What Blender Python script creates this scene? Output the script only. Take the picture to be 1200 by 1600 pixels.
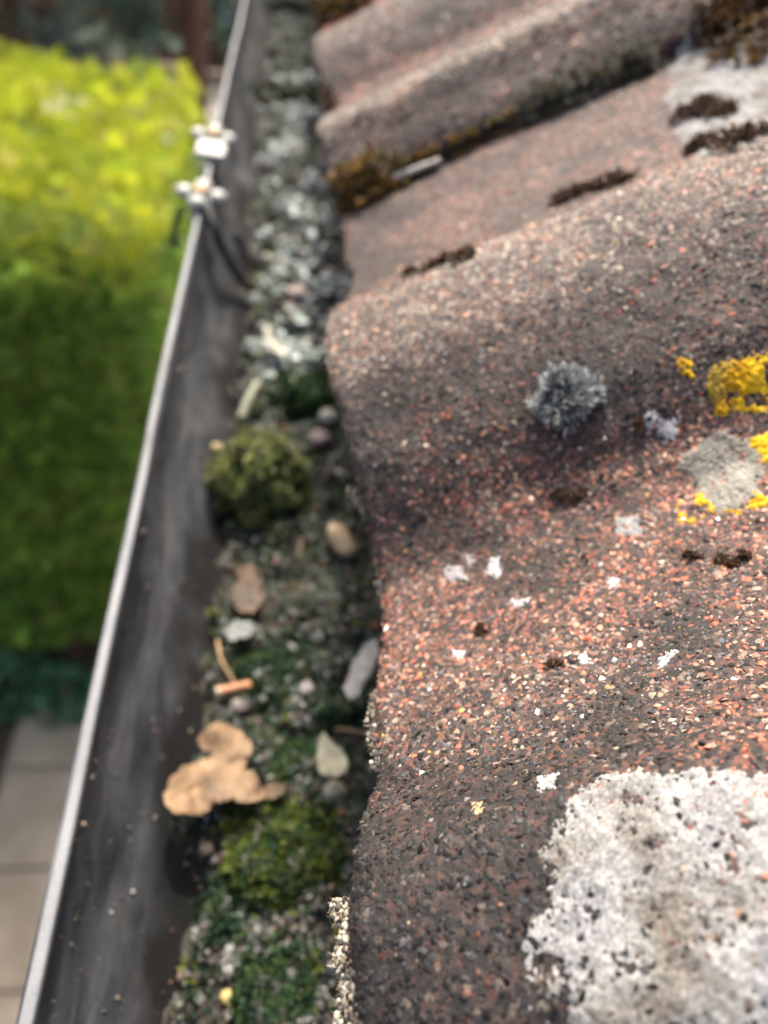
import bpy, bmesh, math
import numpy as np
from mathutils import Matrix, Vector

rng = np.random.default_rng(7)
for o in list(bpy.data.objects):
    bpy.data.objects.remove(o)
SC = bpy.context.scene
COL = SC.collection

# ------------------------------------------------------------------ camera
# X: towards the house, Y: along the gutter, Z: up.  The phone is held just over the eaves.
EYE = np.array([0.0, 0.0, 3.5])
F = 1110.0                      # focal length in pixels of a 1200 x 1600 picture
PITCH = math.radians(32)        # roof pitch
_vy = np.array([462 - 600, -370 - 800, F]); _vd = np.array([-3790 - 600, 2238 - 800, F])
_Y = _vy / np.linalg.norm(_vy)
_u = -(_vd - _vd.dot(_Y) * _Y); _u /= np.linalg.norm(_u)
_n = np.cross(_u, _Y)
_X = _u * math.cos(PITCH) - _n * math.sin(PITCH)
_Z = _n * math.cos(PITCH) + _u * math.sin(PITCH)
M = np.array([_X, _Y, _Z])
cam = bpy.data.cameras.new('camera')
cam.sensor_width = 36; cam.lens = 36 * F / 1600
cam.clip_start = 0.005; cam.clip_end = 500
cam.dof.use_dof = True; cam.dof.focus_distance = 0.103; cam.dof.aperture_fstop = 11.5
co = bpy.data.objects.new('camera', cam); COL.objects.link(co)
R3 = np.column_stack([M[:, 0], -M[:, 1], -M[:, 2]])
mw = Matrix.Identity(4)
for i in range(3):
    for j in range(3):
        mw[i][j] = R3[i, j]
    mw[i][3] = EYE[i]
co.matrix_world = mw
SC.camera = co

# ------------------------------------------------------------------ sky, sun, exposure
SUN_EL, SUN_AZ = math.radians(52), math.radians(-3)     # azimuth from +Y towards +X
w = bpy.data.worlds.new('World'); SC.world = w; w.use_nodes = True
nt = w.node_tree; nt.nodes.clear()
sky = nt.nodes.new('ShaderNodeTexSky'); sky.sky_type = 'NISHITA'; sky.sun_disc = False
sky.dust_density = 8.0; sky.ozone_density = 0.0; sky.sun_elevation = SUN_EL; sky.sun_rotation = SUN_AZ
bg = nt.nodes.new('ShaderNodeBackground'); bg.inputs[1].default_value = 0.15
wo = nt.nodes.new('ShaderNodeOutputWorld')
nt.links.new(sky.outputs[0], bg.inputs[0]); nt.links.new(bg.outputs[0], wo.inputs[0])
sl = bpy.data.lights.new('sun', 'SUN'); sl.energy = 2.3; sl.angle = math.radians(0.53); sl.color = (1, 0.95, 0.87)
so = bpy.data.objects.new('sun', sl); COL.objects.link(so)
sd = Vector((math.cos(SUN_EL) * math.sin(SUN_AZ), math.cos(SUN_EL) * math.cos(SUN_AZ), math.sin(SUN_EL)))
so.rotation_euler = sd.to_track_quat('Z', 'Y').to_euler()
so.location = (0, 0, 8)
vs = SC.view_settings
vs.view_transform = 'Standard'; vs.look = 'None'; vs.gamma = 1; vs.use_curve_mapping = False
vs.exposure = 1.45
SC.cycles.use_denoising = True
SC.cycles.max_bounces = 8

# ------------------------------------------------------------------ numeric helpers
def ray(px, py):
    return M @ np.array([px - 600.0, py - 800.0, F])

def _hash(i, j, k, seed):
    h = (i.astype(np.int64) * 374761393 + j.astype(np.int64) * 668265263 + k.astype(np.int64) * 2147483647 + seed * 1274126177) & 0xFFFFFFFF
    h = ((h ^ (h >> 13)) * 1274126177) & 0xFFFFFFFF
    h = h ^ (h >> 16)
    return (h & 0xFFFFFF) / float(0x1000000)

def vnoise(p, scale=1.0, seed=0):
    p = np.asarray(p, float) * scale
    f0 = np.floor(p); t = p - f0; t = t * t * (3 - 2 * t)
    i, j, k = f0[:, 0], f0[:, 1], f0[:, 2]
    r = 0
    for a in (0, 1):
        for b in (0, 1):
            for c in (0, 1):
                wgt = (t[:, 0] if a else 1 - t[:, 0]) * (t[:, 1] if b else 1 - t[:, 1]) * (t[:, 2] if c else 1 - t[:, 2])
                r = r + wgt * _hash(i + a, j + b, k + c, seed)
    return r

def fbm(p, scale, octv=4, seed=0):
    r, a, tot = 0, 1.0, 0
    for o in range(octv):
        r = r + a * vnoise(p, scale * 2 ** o, seed + 17 * o); tot += a; a *= 0.55
    return r / tot

def pchip(xs, ys):
    xs = np.array(xs, float); ys = np.array(ys, float)
    h = np.diff(xs); d = np.diff(ys) / h
    m = np.zeros(len(xs)); m[0], m[-1] = d[0], d[-1]
    for i in range(1, len(xs) - 1):
        m[i] = 0 if d[i - 1] * d[i] <= 0 else 2 * d[i - 1] * d[i] / (d[i - 1] + d[i])
    def f(x):
        x = np.clip(x, xs[0], xs[-1]); i = np.clip(np.searchsorted(xs, x) - 1, 0, len(xs) - 2)
        t = (x - xs[i]) / h[i]
        return ((2 * t**3 - 3 * t**2 + 1) * ys[i] + (t**3 - 2 * t**2 + t) * h[i] * m[i] + (-2 * t**3 + 3 * t**2) * ys[i + 1] + (t**3 - t**2) * h[i] * m[i + 1])
    return f

def inpoly(x, y, P):
    P = np.asarray(P); r = np.zeros(len(x), bool); n = len(P)
    for i in range(n):
        x1, y1 = P[i]; x2, y2 = P[(i + 1) % n]
        c = (y1 > y) != (y2 > y)
        with np.errstate(divide='ignore', invalid='ignore'):
            r ^= c & (x < (x2 - x1) * (y - y1) / (y2 - y1 + 1e-15) + x1)
    return r

def polydist(x, y, P):
    P = np.asarray(P); d = np.full(len(x), 1e9); n = len(P)
    for i in range(n):
        a = P[i]; b = P[(i + 1) % n]; ab = b - a
        t = np.clip(((x - a[0]) * ab[0] + (y - a[1]) * ab[1]) / (ab.dot(ab) + 1e-15), 0, 1)
        d = np.minimum(d, np.hypot(x - a[0] - t * ab[0], y - a[1] - t * ab[1]))
    return np.where(inpoly(x, y, P), d, -d)

# ------------------------------------------------------------------ object helpers
ORG = {}
def put(o, origin, parent=None):
    origin = np.asarray(origin, float)
    COL.objects.link(o)
    if parent is not None:
        o.parent = parent; o.location = origin - ORG[parent.name]
    else:
        o.location = origin
    ORG[o.name] = origin
    return o

def tag(o, label=None, cat=None, group=None, kind=None):
    if label: o['label'] = label
    if cat: o['category'] = cat
    if group: o['group'] = group
    if kind: o['kind'] = kind
    return o

def empty(name, origin, label, cat, group=None):
    o = bpy.data.objects.new(name, None); o.empty_display_size = 0.01
    put(o, origin); return tag(o, label, cat, group)

def mesh(name, V, T, mat, parent=None, origin=None, col=None, smooth=False):
    """V: n x 3 world points, T: faces (n x 3 or n x 4)."""
    V = np.asarray(V, float); T = np.asarray(T, np.int32)
    if origin is None:
        mn, mx = V.min(0), V.max(0); origin = np.array([(mn[0] + mx[0]) / 2, (mn[1] + mx[1]) / 2, mn[2]])
    me = bpy.data.meshes.new(name)
    k = T.shape[1]
    me.vertices.add(len(V)); me.vertices.foreach_set('co', (V - origin).astype(np.float32).ravel())
    me.loops.add(T.size); me.loops.foreach_set('vertex_index', T.ravel())
    me.polygons.add(len(T)); me.polygons.foreach_set('loop_start', np.arange(0, T.size, k, dtype=np.int32))
    if smooth:
        me.polygons.foreach_set('use_smooth', np.ones(len(T), bool))
    if col is not None:
        a = me.attributes.new('Col', 'FLOAT_COLOR', 'POINT')
        c = np.ones((len(V), 4), np.float32); c[:, :3] = col
        a.data.foreach_set('color', c.ravel())
    me.update(calc_edges=True)
    me.materials.append(mat)
    o = bpy.data.objects.new(name, me)
    return put(o, origin, parent)

def join(parts):
    Vs, Ts, Cs, n = [], [], [], 0
    for p in parts:
        V, T, C = p
        Vs.append(V); Ts.append(T + n); Cs.append(C); n += len(V)
    return np.vstack(Vs), np.vstack(Ts), np.vstack(Cs)

def basis(nrm, spin=None):
    nrm = nrm / np.linalg.norm(nrm, axis=1, keepdims=True)
    a = np.where(np.abs(nrm[:, 2:3]) < 0.9, np.array([[0, 0, 1.0]]), np.array([[1.0, 0, 0]]))
    x = np.cross(a, nrm); x /= np.linalg.norm(x, axis=1, keepdims=True)
    y = np.cross(nrm, x)
    if spin is None: spin = rng.uniform(0, 2 * math.pi, len(nrm))
    c, s = np.cos(spin)[:, None], np.sin(spin)[:, None]
    return np.stack([x * c + y * s, -x * s + y * c, nrm], axis=2)      # columns are the axes

def scatter(tmpl, pos, R, scale, colA, colB=None):
    V, T, tp = tmpl
    N = len(pos); k = len(V)
    scale = np.asarray(scale, float)
    if scale.ndim == 1: scale = np.repeat(scale[:, None], 3, 1)
    L = V[None] * scale[:, None, :]
    W = np.einsum('nij,nkj->nki', R, L) + pos[:, None]
    TT = (T[None] + (np.arange(N) * k)[:, None, None]).reshape(-1, 3)
    colA = np.broadcast_to(colA, (N, 3))
    if colB is None: C = np.repeat(colA[:, None], k, 1)
    else:
        colB = np.broadcast_to(colB, (N, 3)); t = tp[None, :, None]
        C = colA[:, None] * (1 - t) + colB[:, None] * t
    return W.reshape(-1, 3), TT, C.reshape(-1, 3)

def pick(pal, wts, N):
    pal = np.array(pal, float); wts = np.array(wts, float)
    if wts.ndim == 1:
        idx = rng.choice(len(pal), N, p=wts / wts.sum())
    else:
        cw = np.cumsum(wts / wts.sum(1, keepdims=True), 1); idx = (rng.random(N)[:, None] > cw).sum(1).clip(0, len(pal) - 1)
    return pal[idx] * np.clip(np.exp(rng.normal(-.03, .26, (N, 1))), .45, 1.7)

# templates: (vertices, triangles, 0..1 root-to-tip)
def t_grain(seed):
    r = np.random.default_rng(seed)
    V = np.array([[1, 0, 0], [0, 1, 0], [-1, 0, 0], [0, -1, 0], [0, 0, 1], [0, 0, -1]], float) * 0.5
    V = V * r.uniform(0.7, 1.15, (6, 1)) + r.uniform(-.1, .1, (6, 3)); V[:, 2] *= 0.85
    T = np.array([[0, 1, 4], [1, 2, 4], [2, 3, 4], [3, 0, 4], [1, 0, 5], [2, 1, 5], [3, 2, 5], [0, 3, 5]])
    return V, T, np.zeros(6)
GRAINS = [t_grain(i) for i in range(7)]
TOPS = [(V_[:5], T_[:4], p_[:5]) for V_, T_, p_ in GRAINS]        # grains bedded in the tile: only the exposed top

def t_dome(seed):
    r = np.random.default_rng(seed); k = 7
    a = np.arange(k) / k * 2 * math.pi + r.uniform(-.2, .2, k)
    ra = r.uniform(.42, .58, k)
    V = [[0, 0, .42]] + [[math.cos(t) * q * .72, math.sin(t) * q * .72, .33] for t, q in zip(a, ra)] + [[math.cos(t) * q, math.sin(t) * q, -.12] for t, q in zip(a, ra)]
    T = []
    for i in range(k):
        j = (i + 1) % k
        T += [[0, 1 + i, 1 + j], [1 + i, 1 + k + i, 1 + k + j], [1 + i, 1 + k + j, 1 + j]]
    return np.array(V), np.array(T), np.array([0] + [.2] * k + [1.] * k)
DOMES = [t_dome(i) for i in range(5)]

def t_rosette(seed, nb=9, spread=0.75, width=.16):
    r = np.random.default_rng(seed); V, T, tp = [], [], []
    for b in range(nb):
        a = b / nb * 2 * math.pi * 2.4 + r.uniform(-.3, .3); el = r.uniform(.25, 1.2)
        d = np.array([math.cos(a) * math.cos(el), math.sin(a) * math.cos(el), math.sin(el)])
        s = np.array([-math.sin(a), math.cos(a), 0]); L = r.uniform(.7, 1.1) * spread
        up = np.array([0, 0, 1.0]); n = len(V)
        m = d * L * .55 + up * .08; tip = d * L + up * r.uniform(-.12, .12)
        V += [-s * width * .4, s * width * .4, m - s * width, m + s * width, tip]
        T += [[n, n + 1, n + 3], [n, n + 3, n + 2], [n + 2, n + 3, n + 4]]; tp += [0, 0, .55, .55, 1]
    return np.array(V), np.array(T), np.array(tp)
ROSES = [t_rosette(i, 9, .85, .125) for i in range(5)]

def t_blade(width=.1, bend=.2):
    V = np.array([[-width, 0, 0], [width, 0, 0], [-width * .8, bend * .3, .55], [width * .8, bend * .3, .55], [0, bend, 1.0]])
    return V, np.array([[0, 1, 3], [0, 3, 2], [2, 3, 4]]), np.array([0, 0, .55, .55, 1.])
BLADE = t_blade(); HAIR = t_blade(.035, .15)

def t_spray(seed, n=5):
    """a flat, feathery spray of scale leaves, growing along +z"""
    r = np.random.default_rng(seed); V, T, tp = [], [], []
    def fin(a, b, wd, t0, t1):
        d = b - a; s = np.array([d[2], 0, -d[0]]); s = s / (np.linalg.norm(s) + 1e-9) * wd; k = len(V); m = a + d * .6 + np.array([0, r.uniform(-.03, .03), 0])
        V.extend([a, m - s, m + s, b]); T.extend([[k, k + 1, k + 2], [k + 1, k + 3, k + 2]]); tp.extend([t0, (t0 + t1) / 2, (t0 + t1) / 2, t1])
    fin(np.zeros(3), np.array([0, .05, 1.0]), .035, 0, 1)
    for i in range(n):
        z = .12 + .75 * i / n; sd_ = 1 if i % 2 else -1
        L = (1 - z) * .55 + .14; an = r.uniform(.6, .95)
        a = np.array([0, z * .04, z]); b = a + L * np.array([sd_ * math.sin(an), r.uniform(-.12, .12), math.cos(an)])
        fin(a, b, .05, z * .6, .55 + z * .45)
        c = a + (b - a) * .5; fin(c, c + L * .4 * np.array([sd_ * .3, r.uniform(-.1, .1), .95]), .035, z * .7, .7 + .3 * z)
    return np.array(V), np.array(T), np.array(tp)
SPRAYS = [t_spray(i) for i in range(4)]

def multi(tmpls, pos, R, scale, colA, colB=None):
    idx = rng.integers(0, len(tmpls), len(pos)); out = []
    scale = np.asarray(scale); colA = np.broadcast_to(colA, (len(pos), 3))
    cB = None if colB is None else np.broadcast_to(colB, (len(pos), 3))
    for i, t in enumerate(tmpls):
        m = idx == i
        if m.any(): out.append(scatter(t, pos[m], R[m], scale[m], colA[m], None if cB is None else cB[m]))
    return join(out)

# ------------------------------------------------------------------ materials
def new_mat(name):
    m = bpy.data.materials.new(name); m.use_nodes = True
    t = m.node_tree; b = t.nodes['Principled BSDF']
    return m, t, b

def mat_attr(name, rough=.75, spec=.4, noise=0.0, nscale=800, trans=0.0):
    m, t, b = new_mat(name)
    a = t.nodes.new('ShaderNodeAttribute'); a.attribute_name = 'Col'
    src = a.outputs['Color']
    if noise:
        tc = t.nodes.new('ShaderNodeTexCoord'); nz = t.nodes.new('ShaderNodeTexNoise'); nz.inputs['Scale'].default_value = nscale; nz.inputs['Detail'].default_value = 4
        t.links.new(tc.outputs['Object'], nz.inputs['Vector'])
        mr = t.nodes.new('ShaderNodeMapRange'); mr.inputs[3].default_value = 1 - noise; mr.inputs[4].default_value = 1 + noise; mr.inputs[1].default_value = .25; mr.inputs[2].default_value = .75
        t.links.new(nz.outputs['Fac'], mr.inputs[0])
        mx = t.nodes.new('ShaderNodeMix'); mx.data_type = 'RGBA'; mx.blend_type = 'MULTIPLY'; mx.inputs[0].default_value = 1
        t.links.new(src, mx.inputs[6]); t.links.new(mr.outputs[0], mx.inputs[7]); src = mx.outputs[2]
        bp = t.nodes.new('ShaderNodeBump'); bp.inputs['Strength'].default_value = .4; bp.inputs['Distance'].default_value = .0004
        t.links.new(nz.outputs['Fac'], bp.inputs['Height']); t.links.new(bp.outputs[0], b.inputs['Normal'])
    t.links.new(src, b.inputs['Base Color'])
    b.inputs['Roughness'].default_value = rough; b.inputs['Specular IOR Level'].default_value = spec
    if trans:
        tr = t.nodes.new('ShaderNodeBsdfTranslucent'); ms = t.nodes.new('ShaderNodeMixShader'); ms.inputs[0].default_value = trans
        t.links.new(src, tr.inputs[0]); t.links.new(b.outputs[0], ms.inputs[1]); t.links.new(tr.outputs[0], ms.inputs[2])
        t.links.new(ms.outputs[0], t.nodes['Material Output'].inputs[0])
    return m

def mat_noise(name, stops, scale=10, rough=.7, stretch=(1, 1, 1), bump=.3, bdist=.001, detail=8, spec=.4, metal=0, bscale=None):
    m, t, b = new_mat(name)
    tc = t.nodes.new('ShaderNodeTexCoord'); mp = t.nodes.new('ShaderNodeMapping'); mp.inputs['Scale'].default_value = stretch
    nz = t.nodes.new('ShaderNodeTexNoise'); nz.inputs['Scale'].default_value = scale; nz.inputs['Detail'].default_value = detail; nz.inputs['Roughness'].default_value = .65
    t.links.new(tc.outputs['Object'], mp.inputs[0]); t.links.new(mp.outputs[0], nz.inputs['Vector'])
    cr = t.nodes.new('ShaderNodeValToRGB'); e = cr.color_ramp.elements
    while len(e) < len(stops): e.new(.5)
    for x, (p, c) in zip(e, stops): x.position = p; x.color = (*c, 1)
    t.links.new(nz.outputs['Fac'], cr.inputs[0]); t.links.new(cr.outputs[0], b.inputs['Base Color'])
    b.inputs['Roughness'].default_value = rough; b.inputs['Specular IOR Level'].default_value = spec; b.inputs['Metallic'].default_value = metal
    if bump:
        n2 = nz
        if bscale:
            n2 = t.nodes.new('ShaderNodeTexNoise'); n2.inputs['Scale'].default_value = bscale; n2.inputs['Detail'].default_value = 6
            t.links.new(tc.outputs['Object'], n2.inputs['Vector'])
        bp = t.nodes.new('ShaderNodeBump'); bp.inputs['Strength'].default_value = bump; bp.inputs['Distance'].default_value = bdist
        t.links.new(n2.outputs['Fac'], bp.inputs['Height']); t.links.new(bp.outputs[0], b.inputs['Normal'])
    return m

def mat_tile():
    """sand-faced concrete: millimetre grains of mixed colour over a brown body"""
    m, t, b = new_mat('tile_concrete')
    tc = t.nodes.new('ShaderNodeTexCoord')
    vo = t.nodes.new('ShaderNodeTexVoronoi'); vo.inputs['Scale'].default_value = 1150
    t.links.new(tc.outputs['Object'], vo.inputs['Vector'])
    sx = t.nodes.new('ShaderNodeSeparateColor'); t.links.new(vo.outputs['Color'], sx.inputs[0])
    cr = t.nodes.new('ShaderNodeValToRGB'); cr.color_ramp.interpolation = 'CONSTANT'
    e = cr.color_ramp.elements
    st = [(0, (.013, .011, .011)), (.3, (.034, .023, .019)), (.54, (.068, .042, .033)), (.76, (.13, .055, .038)), (.88, (.12, .092, .076)), (.95, (.26, .22, .18))]
    while len(e) < len(st): e.new(.5)
    for x, (p, c) in zip(e, st): x.position = p; x.color = (*c, 1)
    t.links.new(sx.outputs[0], cr.inputs[0])
    nz = t.nodes.new('ShaderNodeTexNoise'); nz.inputs['Scale'].default_value = 28; nz.inputs['Detail'].default_value = 5
    t.links.new(tc.outputs['Object'], nz.inputs['Vector'])
    c2 = t.nodes.new('ShaderNodeValToRGB'); c2.color_ramp.elements[0].position = .35; c2.color_ramp.elements[0].color = (.45, .42, .42, 1); c2.color_ramp.elements[1].position = .68; c2.color_ramp.elements[1].color = (1.2, 1.05, .98, 1)
    t.links.new(nz.outputs['Fac'], c2.inputs[0])
    mx = t.nodes.new('ShaderNodeMix'); mx.data_type = 'RGBA'; mx.blend_type = 'MULTIPLY'; mx.inputs[0].default_value = 1
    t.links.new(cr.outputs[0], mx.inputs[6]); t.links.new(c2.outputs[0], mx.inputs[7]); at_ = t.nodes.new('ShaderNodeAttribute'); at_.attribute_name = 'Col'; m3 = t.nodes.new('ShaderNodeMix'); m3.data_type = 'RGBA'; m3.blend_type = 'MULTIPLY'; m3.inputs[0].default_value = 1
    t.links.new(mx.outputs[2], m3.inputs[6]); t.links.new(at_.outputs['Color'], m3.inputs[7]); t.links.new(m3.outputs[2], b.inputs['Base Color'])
    bp = t.nodes.new('ShaderNodeBump'); bp.invert = True; bp.inputs['Strength'].default_value = .5; bp.inputs['Distance'].default_value = .0005
    nf = t.nodes.new('ShaderNodeTexNoise'); nf.inputs['Scale'].default_value = 1400; nf.inputs['Detail'].default_value = 3; t.links.new(tc.outputs['Object'], nf.inputs['Vector']); t.links.new(nf.outputs['Fac'], bp.inputs['Height']); t.links.new(bp.outputs[0], b.inputs['Normal'])
    b.inputs['Roughness'].default_value = .8
    return m

M_TILE = mat_tile()
M_GRIT = mat_attr('sand_grit', .6, .3)
M_LICHEN = mat_attr('lichen', .9, .2, .18, 900)
M_MOSS = mat_attr('moss', .45, .5, 0, trans=.2)
M_LEAF = mat_attr('foliage', .5, .45, 0, trans=.38)
M_DEAD = mat_attr('dead_leaf', .6, .4, .3, 260, trans=.25)
M_STONE = mat_attr('stone', .7, .4, .3, 700)
M_GUTTER = mat_noise('weathered_black_gutter', [(.33, (.013, .0145, .017)), (.45, (.036, .039, .044)), (.55, (.066, .07, .077)), (.68, (.115, .115, .116))], 44, .5, (1.7, .5, 1.7), .4, .0005, 9, .35, bscale=700)
def wet_foot(m):
    """the wall stays black and damp near the silt, with an uneven soft edge"""
    t = m.node_tree; b = t.nodes['Principled BSDF']; old = b.inputs['Base Color'].links[0].from_socket
    tc = t.nodes.new('ShaderNodeTexCoord'); sx = t.nodes.new('ShaderNodeSeparateXYZ'); t.links.new(tc.outputs['Object'], sx.inputs[0])
    nz = t.nodes.new('ShaderNodeTexNoise'); nz.inputs['Scale'].default_value = 30; nz.inputs['Detail'].default_value = 7; t.links.new(tc.outputs['Object'], nz.inputs['Vector'])
    ma = t.nodes.new('ShaderNodeMath'); ma.operation = 'MULTIPLY_ADD'; ma.inputs[1].default_value = .034; t.links.new(nz.outputs['Fac'], ma.inputs[0]); t.links.new(sx.outputs['Z'], ma.inputs[2])
    mr = t.nodes.new('ShaderNodeMapRange'); mr.interpolation_type = 'SMOOTHSTEP'; mr.inputs[1].default_value = .03; mr.inputs[2].default_value = .045; t.links.new(ma.outputs[0], mr.inputs[0])
    mx = t.nodes.new('ShaderNodeMix'); mx.data_type = 'RGBA'; mx.inputs[6].default_value = (.007, .007, .007, 1); t.links.new(mr.outputs[0], mx.inputs[0]); t.links.new(old, mx.inputs[7]); t.links.new(mx.outputs[2], b.inputs['Base Color'])
wet_foot(M_GUTTER)
M_RIM = mat_noise('worn_grey_rim', [(.3, (.075, .08, .086)), (.45, (.13, .136, .143)), (.7, (.185, .192, .2))], 90, .6, (1, .4, 1), .35, .0004, 9, .3, 0, bscale=900)
M_SILT = mat_noise('wet_silt', [(.3, (.012, .010, .008)), (.55, (.03, .025, .019)), (.75, (.07, .055, .04))], 120, .8, bump=.8, bdist=.0015)
M_BLACK = mat_noise('black_cable', [(.3, (.012, .012, .013)), (.7, (.03, .03, .032))], 80, .45, bump=.1, bdist=.0003)
M_WHITE = mat_noise('white_plastic', [(.3, (.22, .225, .21)), (.6, (.33, .335, .32))], 120, .4, bump=.15, bdist=.0003)
M_BRASS = mat_noise('rusty_bolt', [(.3, (.16, .1, .035)), (.7, (.36, .26, .12))], 300, .5, bump=.3, bdist=.0003, metal=.4)
M_SLAB = mat_noise('paving_stone', [(.3, (.22, .178, .128)), (.5, (.28, .232, .17)), (.72, (.35, .295, .222))], 5, .85, bump=.4, bdist=.004, bscale=120)
M_SOIL = mat_noise('soil', [(.3, (.05, .038, .026)), (.6, (.1, .08, .055)), (.75, (.14, .11, .08))], 9, .95, bump=.7, bdist=.02)
M_FENCE = mat_noise('dark_stained_wood', [(.3, (.045, .023, .015)), (.7, (.1, .05, .032))], 6, .8, (4, 4, .4), .4, .003)
M_BARK = mat_noise('bark', [(.3, (.1, .05, .035)), (.6, (.22, .11, .075)), (.8, (.32, .18, .13))], 14, .9, (2, 2, .35), .9, .02)
M_PATH = mat_noise('gravel_path', [(.3, (.26, .23, .21)), (.7, (.46, .42, .39))], 12, .9, bump=.5, bdist=.01)
M_CORE = mat_noise('inner_twigs', [(.3, (.06, .11, .016)), (.7, (.12, .19, .03))], 20, .95, bump=.6, bdist=.02)
M_WALL = mat_noise('painted_render', [(.3, (.5, .48, .44)), (.7, (.6, .58, .54))], 20, .85, bump=.3, bdist=.003)
M_WOOD = mat_noise('fascia_wood', [(.3, (.03, .026, .022)), (.7, (.07, .06, .05))], 20, .8, (1, .2, 1), .3, .002)

# ------------------------------------------------------------------ ground, paving, path
g = 150.0
n = 24; xs = np.linspace(-g, g, n + 1)
V = np.array([[x, y, 0] for y in xs for x in xs]); T = np.array([[j * (n + 1) + i, j * (n + 1) + i + 1, (j + 1) * (n + 1) + i + 1, (j + 1) * (n + 1) + i] for j in range(n) for i in range(n)])
tag(mesh('ground', V, T, M_SOIL, origin=(0, 0, 0)), kind='structure')

def box(x0, x1, y0, y1, z0, z1, bev=0):
    bm = bmesh.new(); bmesh.ops.create_cube(bm, size=1)
    for v in bm.verts:
        v.co = Vector((x0 + (v.co.x + .5) * (x1 - x0), y0 + (v.co.y + .5) * (y1 - y0), z0 + (v.co.z + .5) * (z1 - z0)))
    if bev: bmesh.ops.bevel(bm, geom=bm.edges[:], offset=bev, segments=2, affect='EDGES', profile=.5)
    return bm

def bobj(name, bm, mat, parent=None, origin=None, smooth=False):
    V = np.array([v.co[:] for v in bm.verts])
    if origin is None:
        mn, mx = V.min(0), V.max(0); origin = np.array([(mn[0] + mx[0]) / 2, (mn[1] + mx[1]) / 2, mn[2]])
    origin = np.asarray(origin, float)
    for v in bm.verts: v.co -= Vector(origin)
    if smooth:
        for f_ in bm.faces: f_.smooth = True
    me = bpy.data.meshes.new(name); bm.to_mesh(me); bm.free(); me.materials.append(mat)
    return put(bpy.data.objects.new(name, me), origin, parent)

patio = bobj('patio', box(-1.09, .9, -1.0, 1.96, -.05, .012), mat_noise('joint_mortar', [(.3, (.13, .11, .09)), (.7, (.2, .175, .145))], 40, .95), origin=(-.1, .5, 0))
tag(patio, kind='structure')
slab0 = None
for iy in range(-3, 3):
    for ix in range(0, 4):
        x0 = -1.07 + .45 * ix; y0 = .665 + .45 * iy
        cx, cy = x0 + .225, y0 + .225
        if slab0 is None:
            slab0 = bobj('paving_slab', box(x0 + .006, x0 + .444, y0 + .006, y0 + .444, .002, .034, .006), M_SLAB, patio, (cx, cy, .002))
        else:
            s_ = slab0.copy(); put(s_, (cx, cy, .002 + rng.uniform(-.002, .002)), patio); s_.rotation_euler = (rng.uniform(-.004, .004), rng.uniform(-.004, .004), math.pi / 2 * rng.integers(0, 4))

tag(bobj('path', box(-3.2, 1.2, 8.9, 12.1, -.05, .01, .004), M_PATH, origin=(-1, 10.5, 0)), kind='structure')

# grass beside the paving
N = 5200
gp = np.column_stack([rng.uniform(-1.75, -1.09, N), rng.uniform(-.4, 2.0, N), np.zeros(N)])
nr = np.column_stack([rng.normal(0, .35, N), rng.normal(0, .35, N), np.ones(N)])
cA = pick([(.03, .06, .012), (.05, .1, .02), (.09, .13, .03)], [1, 1, .6], N)
gv = scatter(BLADE, gp, basis(nr), np.column_stack([np.full(N, .03), np.full(N, .05), rng.uniform(.05, .11, N)]), cA * .6, cA)
tag(mesh('grass', *gv[:2], M_LEAF, origin=(-1.4, .8, 0), col=gv[2]), 'green grass growing along the outer edge of the paving slabs', 'grass', kind='stuff')

# low leafy plants between the paving and the hedge
def leafy(name, label, c, rad, h, nleaf, pal, group=None):
    e = empty(name, c, label, 'plant', group)
    az = rng.uniform(0, 2 * math.pi, nleaf); q = np.sqrt(rng.random(nleaf)) * rad
    p = np.column_stack([c[0] + np.cos(az) * q, c[1] + np.sin(az) * q, c[2] + h * (1 - (q / rad) ** 2 * .6) * rng.uniform(.35, 1, nleaf)])
    nr = np.column_stack([np.cos(az) * .7, np.sin(az) * .7, np.full(nleaf, .9)]) + rng.normal(0, .35, (nleaf, 3))
    cc = pick(pal, np.ones(len(pal)), nleaf)
    lv = scatter(t_blade(.28, .35), p, basis(nr), rng.uniform(.03, .06, nleaf), cc * .75, cc)
    tag(mesh('leaves', *lv[:2], M_LEAF, e, c, col=lv[2]), kind='stuff')
    ns = 14; az = rng.uniform(0, 2 * math.pi, ns); tip = np.column_stack([np.cos(az) * rad * .6, np.sin(az) * rad * .6, np.full(ns, h)])
    sv = scatter(t_blade(.03, 0), np.repeat([c], ns, 0), basis(tip), np.linalg.norm(tip, axis=1), np.array([.06, .05, .02]))
    mesh('stems', *sv[:2], M_LEAF, e, c, col=sv[2])
BG = [(.12, .3, .16), (.16, .38, .2), (.24, .44, .27), (.1, .2, .08)]
leafy('low_plant', 'blue green leafy plant at the end of the slabs, against the gutter rim', (-.62, 1.95, 0), .2, .16, 420, BG)
leafy('low_plant', 'blue green leafy plant at the end of the slabs, in the middle of its row', (-.88, 1.95, 0), .19, .14, 420, BG)
leafy('low_plant', 'blue green leafy plant at the end of the slabs, on the grass side', (-1.14, 1.98, 0), .19, .17, 420, BG)
leafy('heather_plant', 'low pinkish brown plant at the foot of the green hedge', (-.8, 2.16, 0), .12, .2, 300, [(.34, .17, .15), (.22, .12, .1), (.1, .13, .06)])

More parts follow.
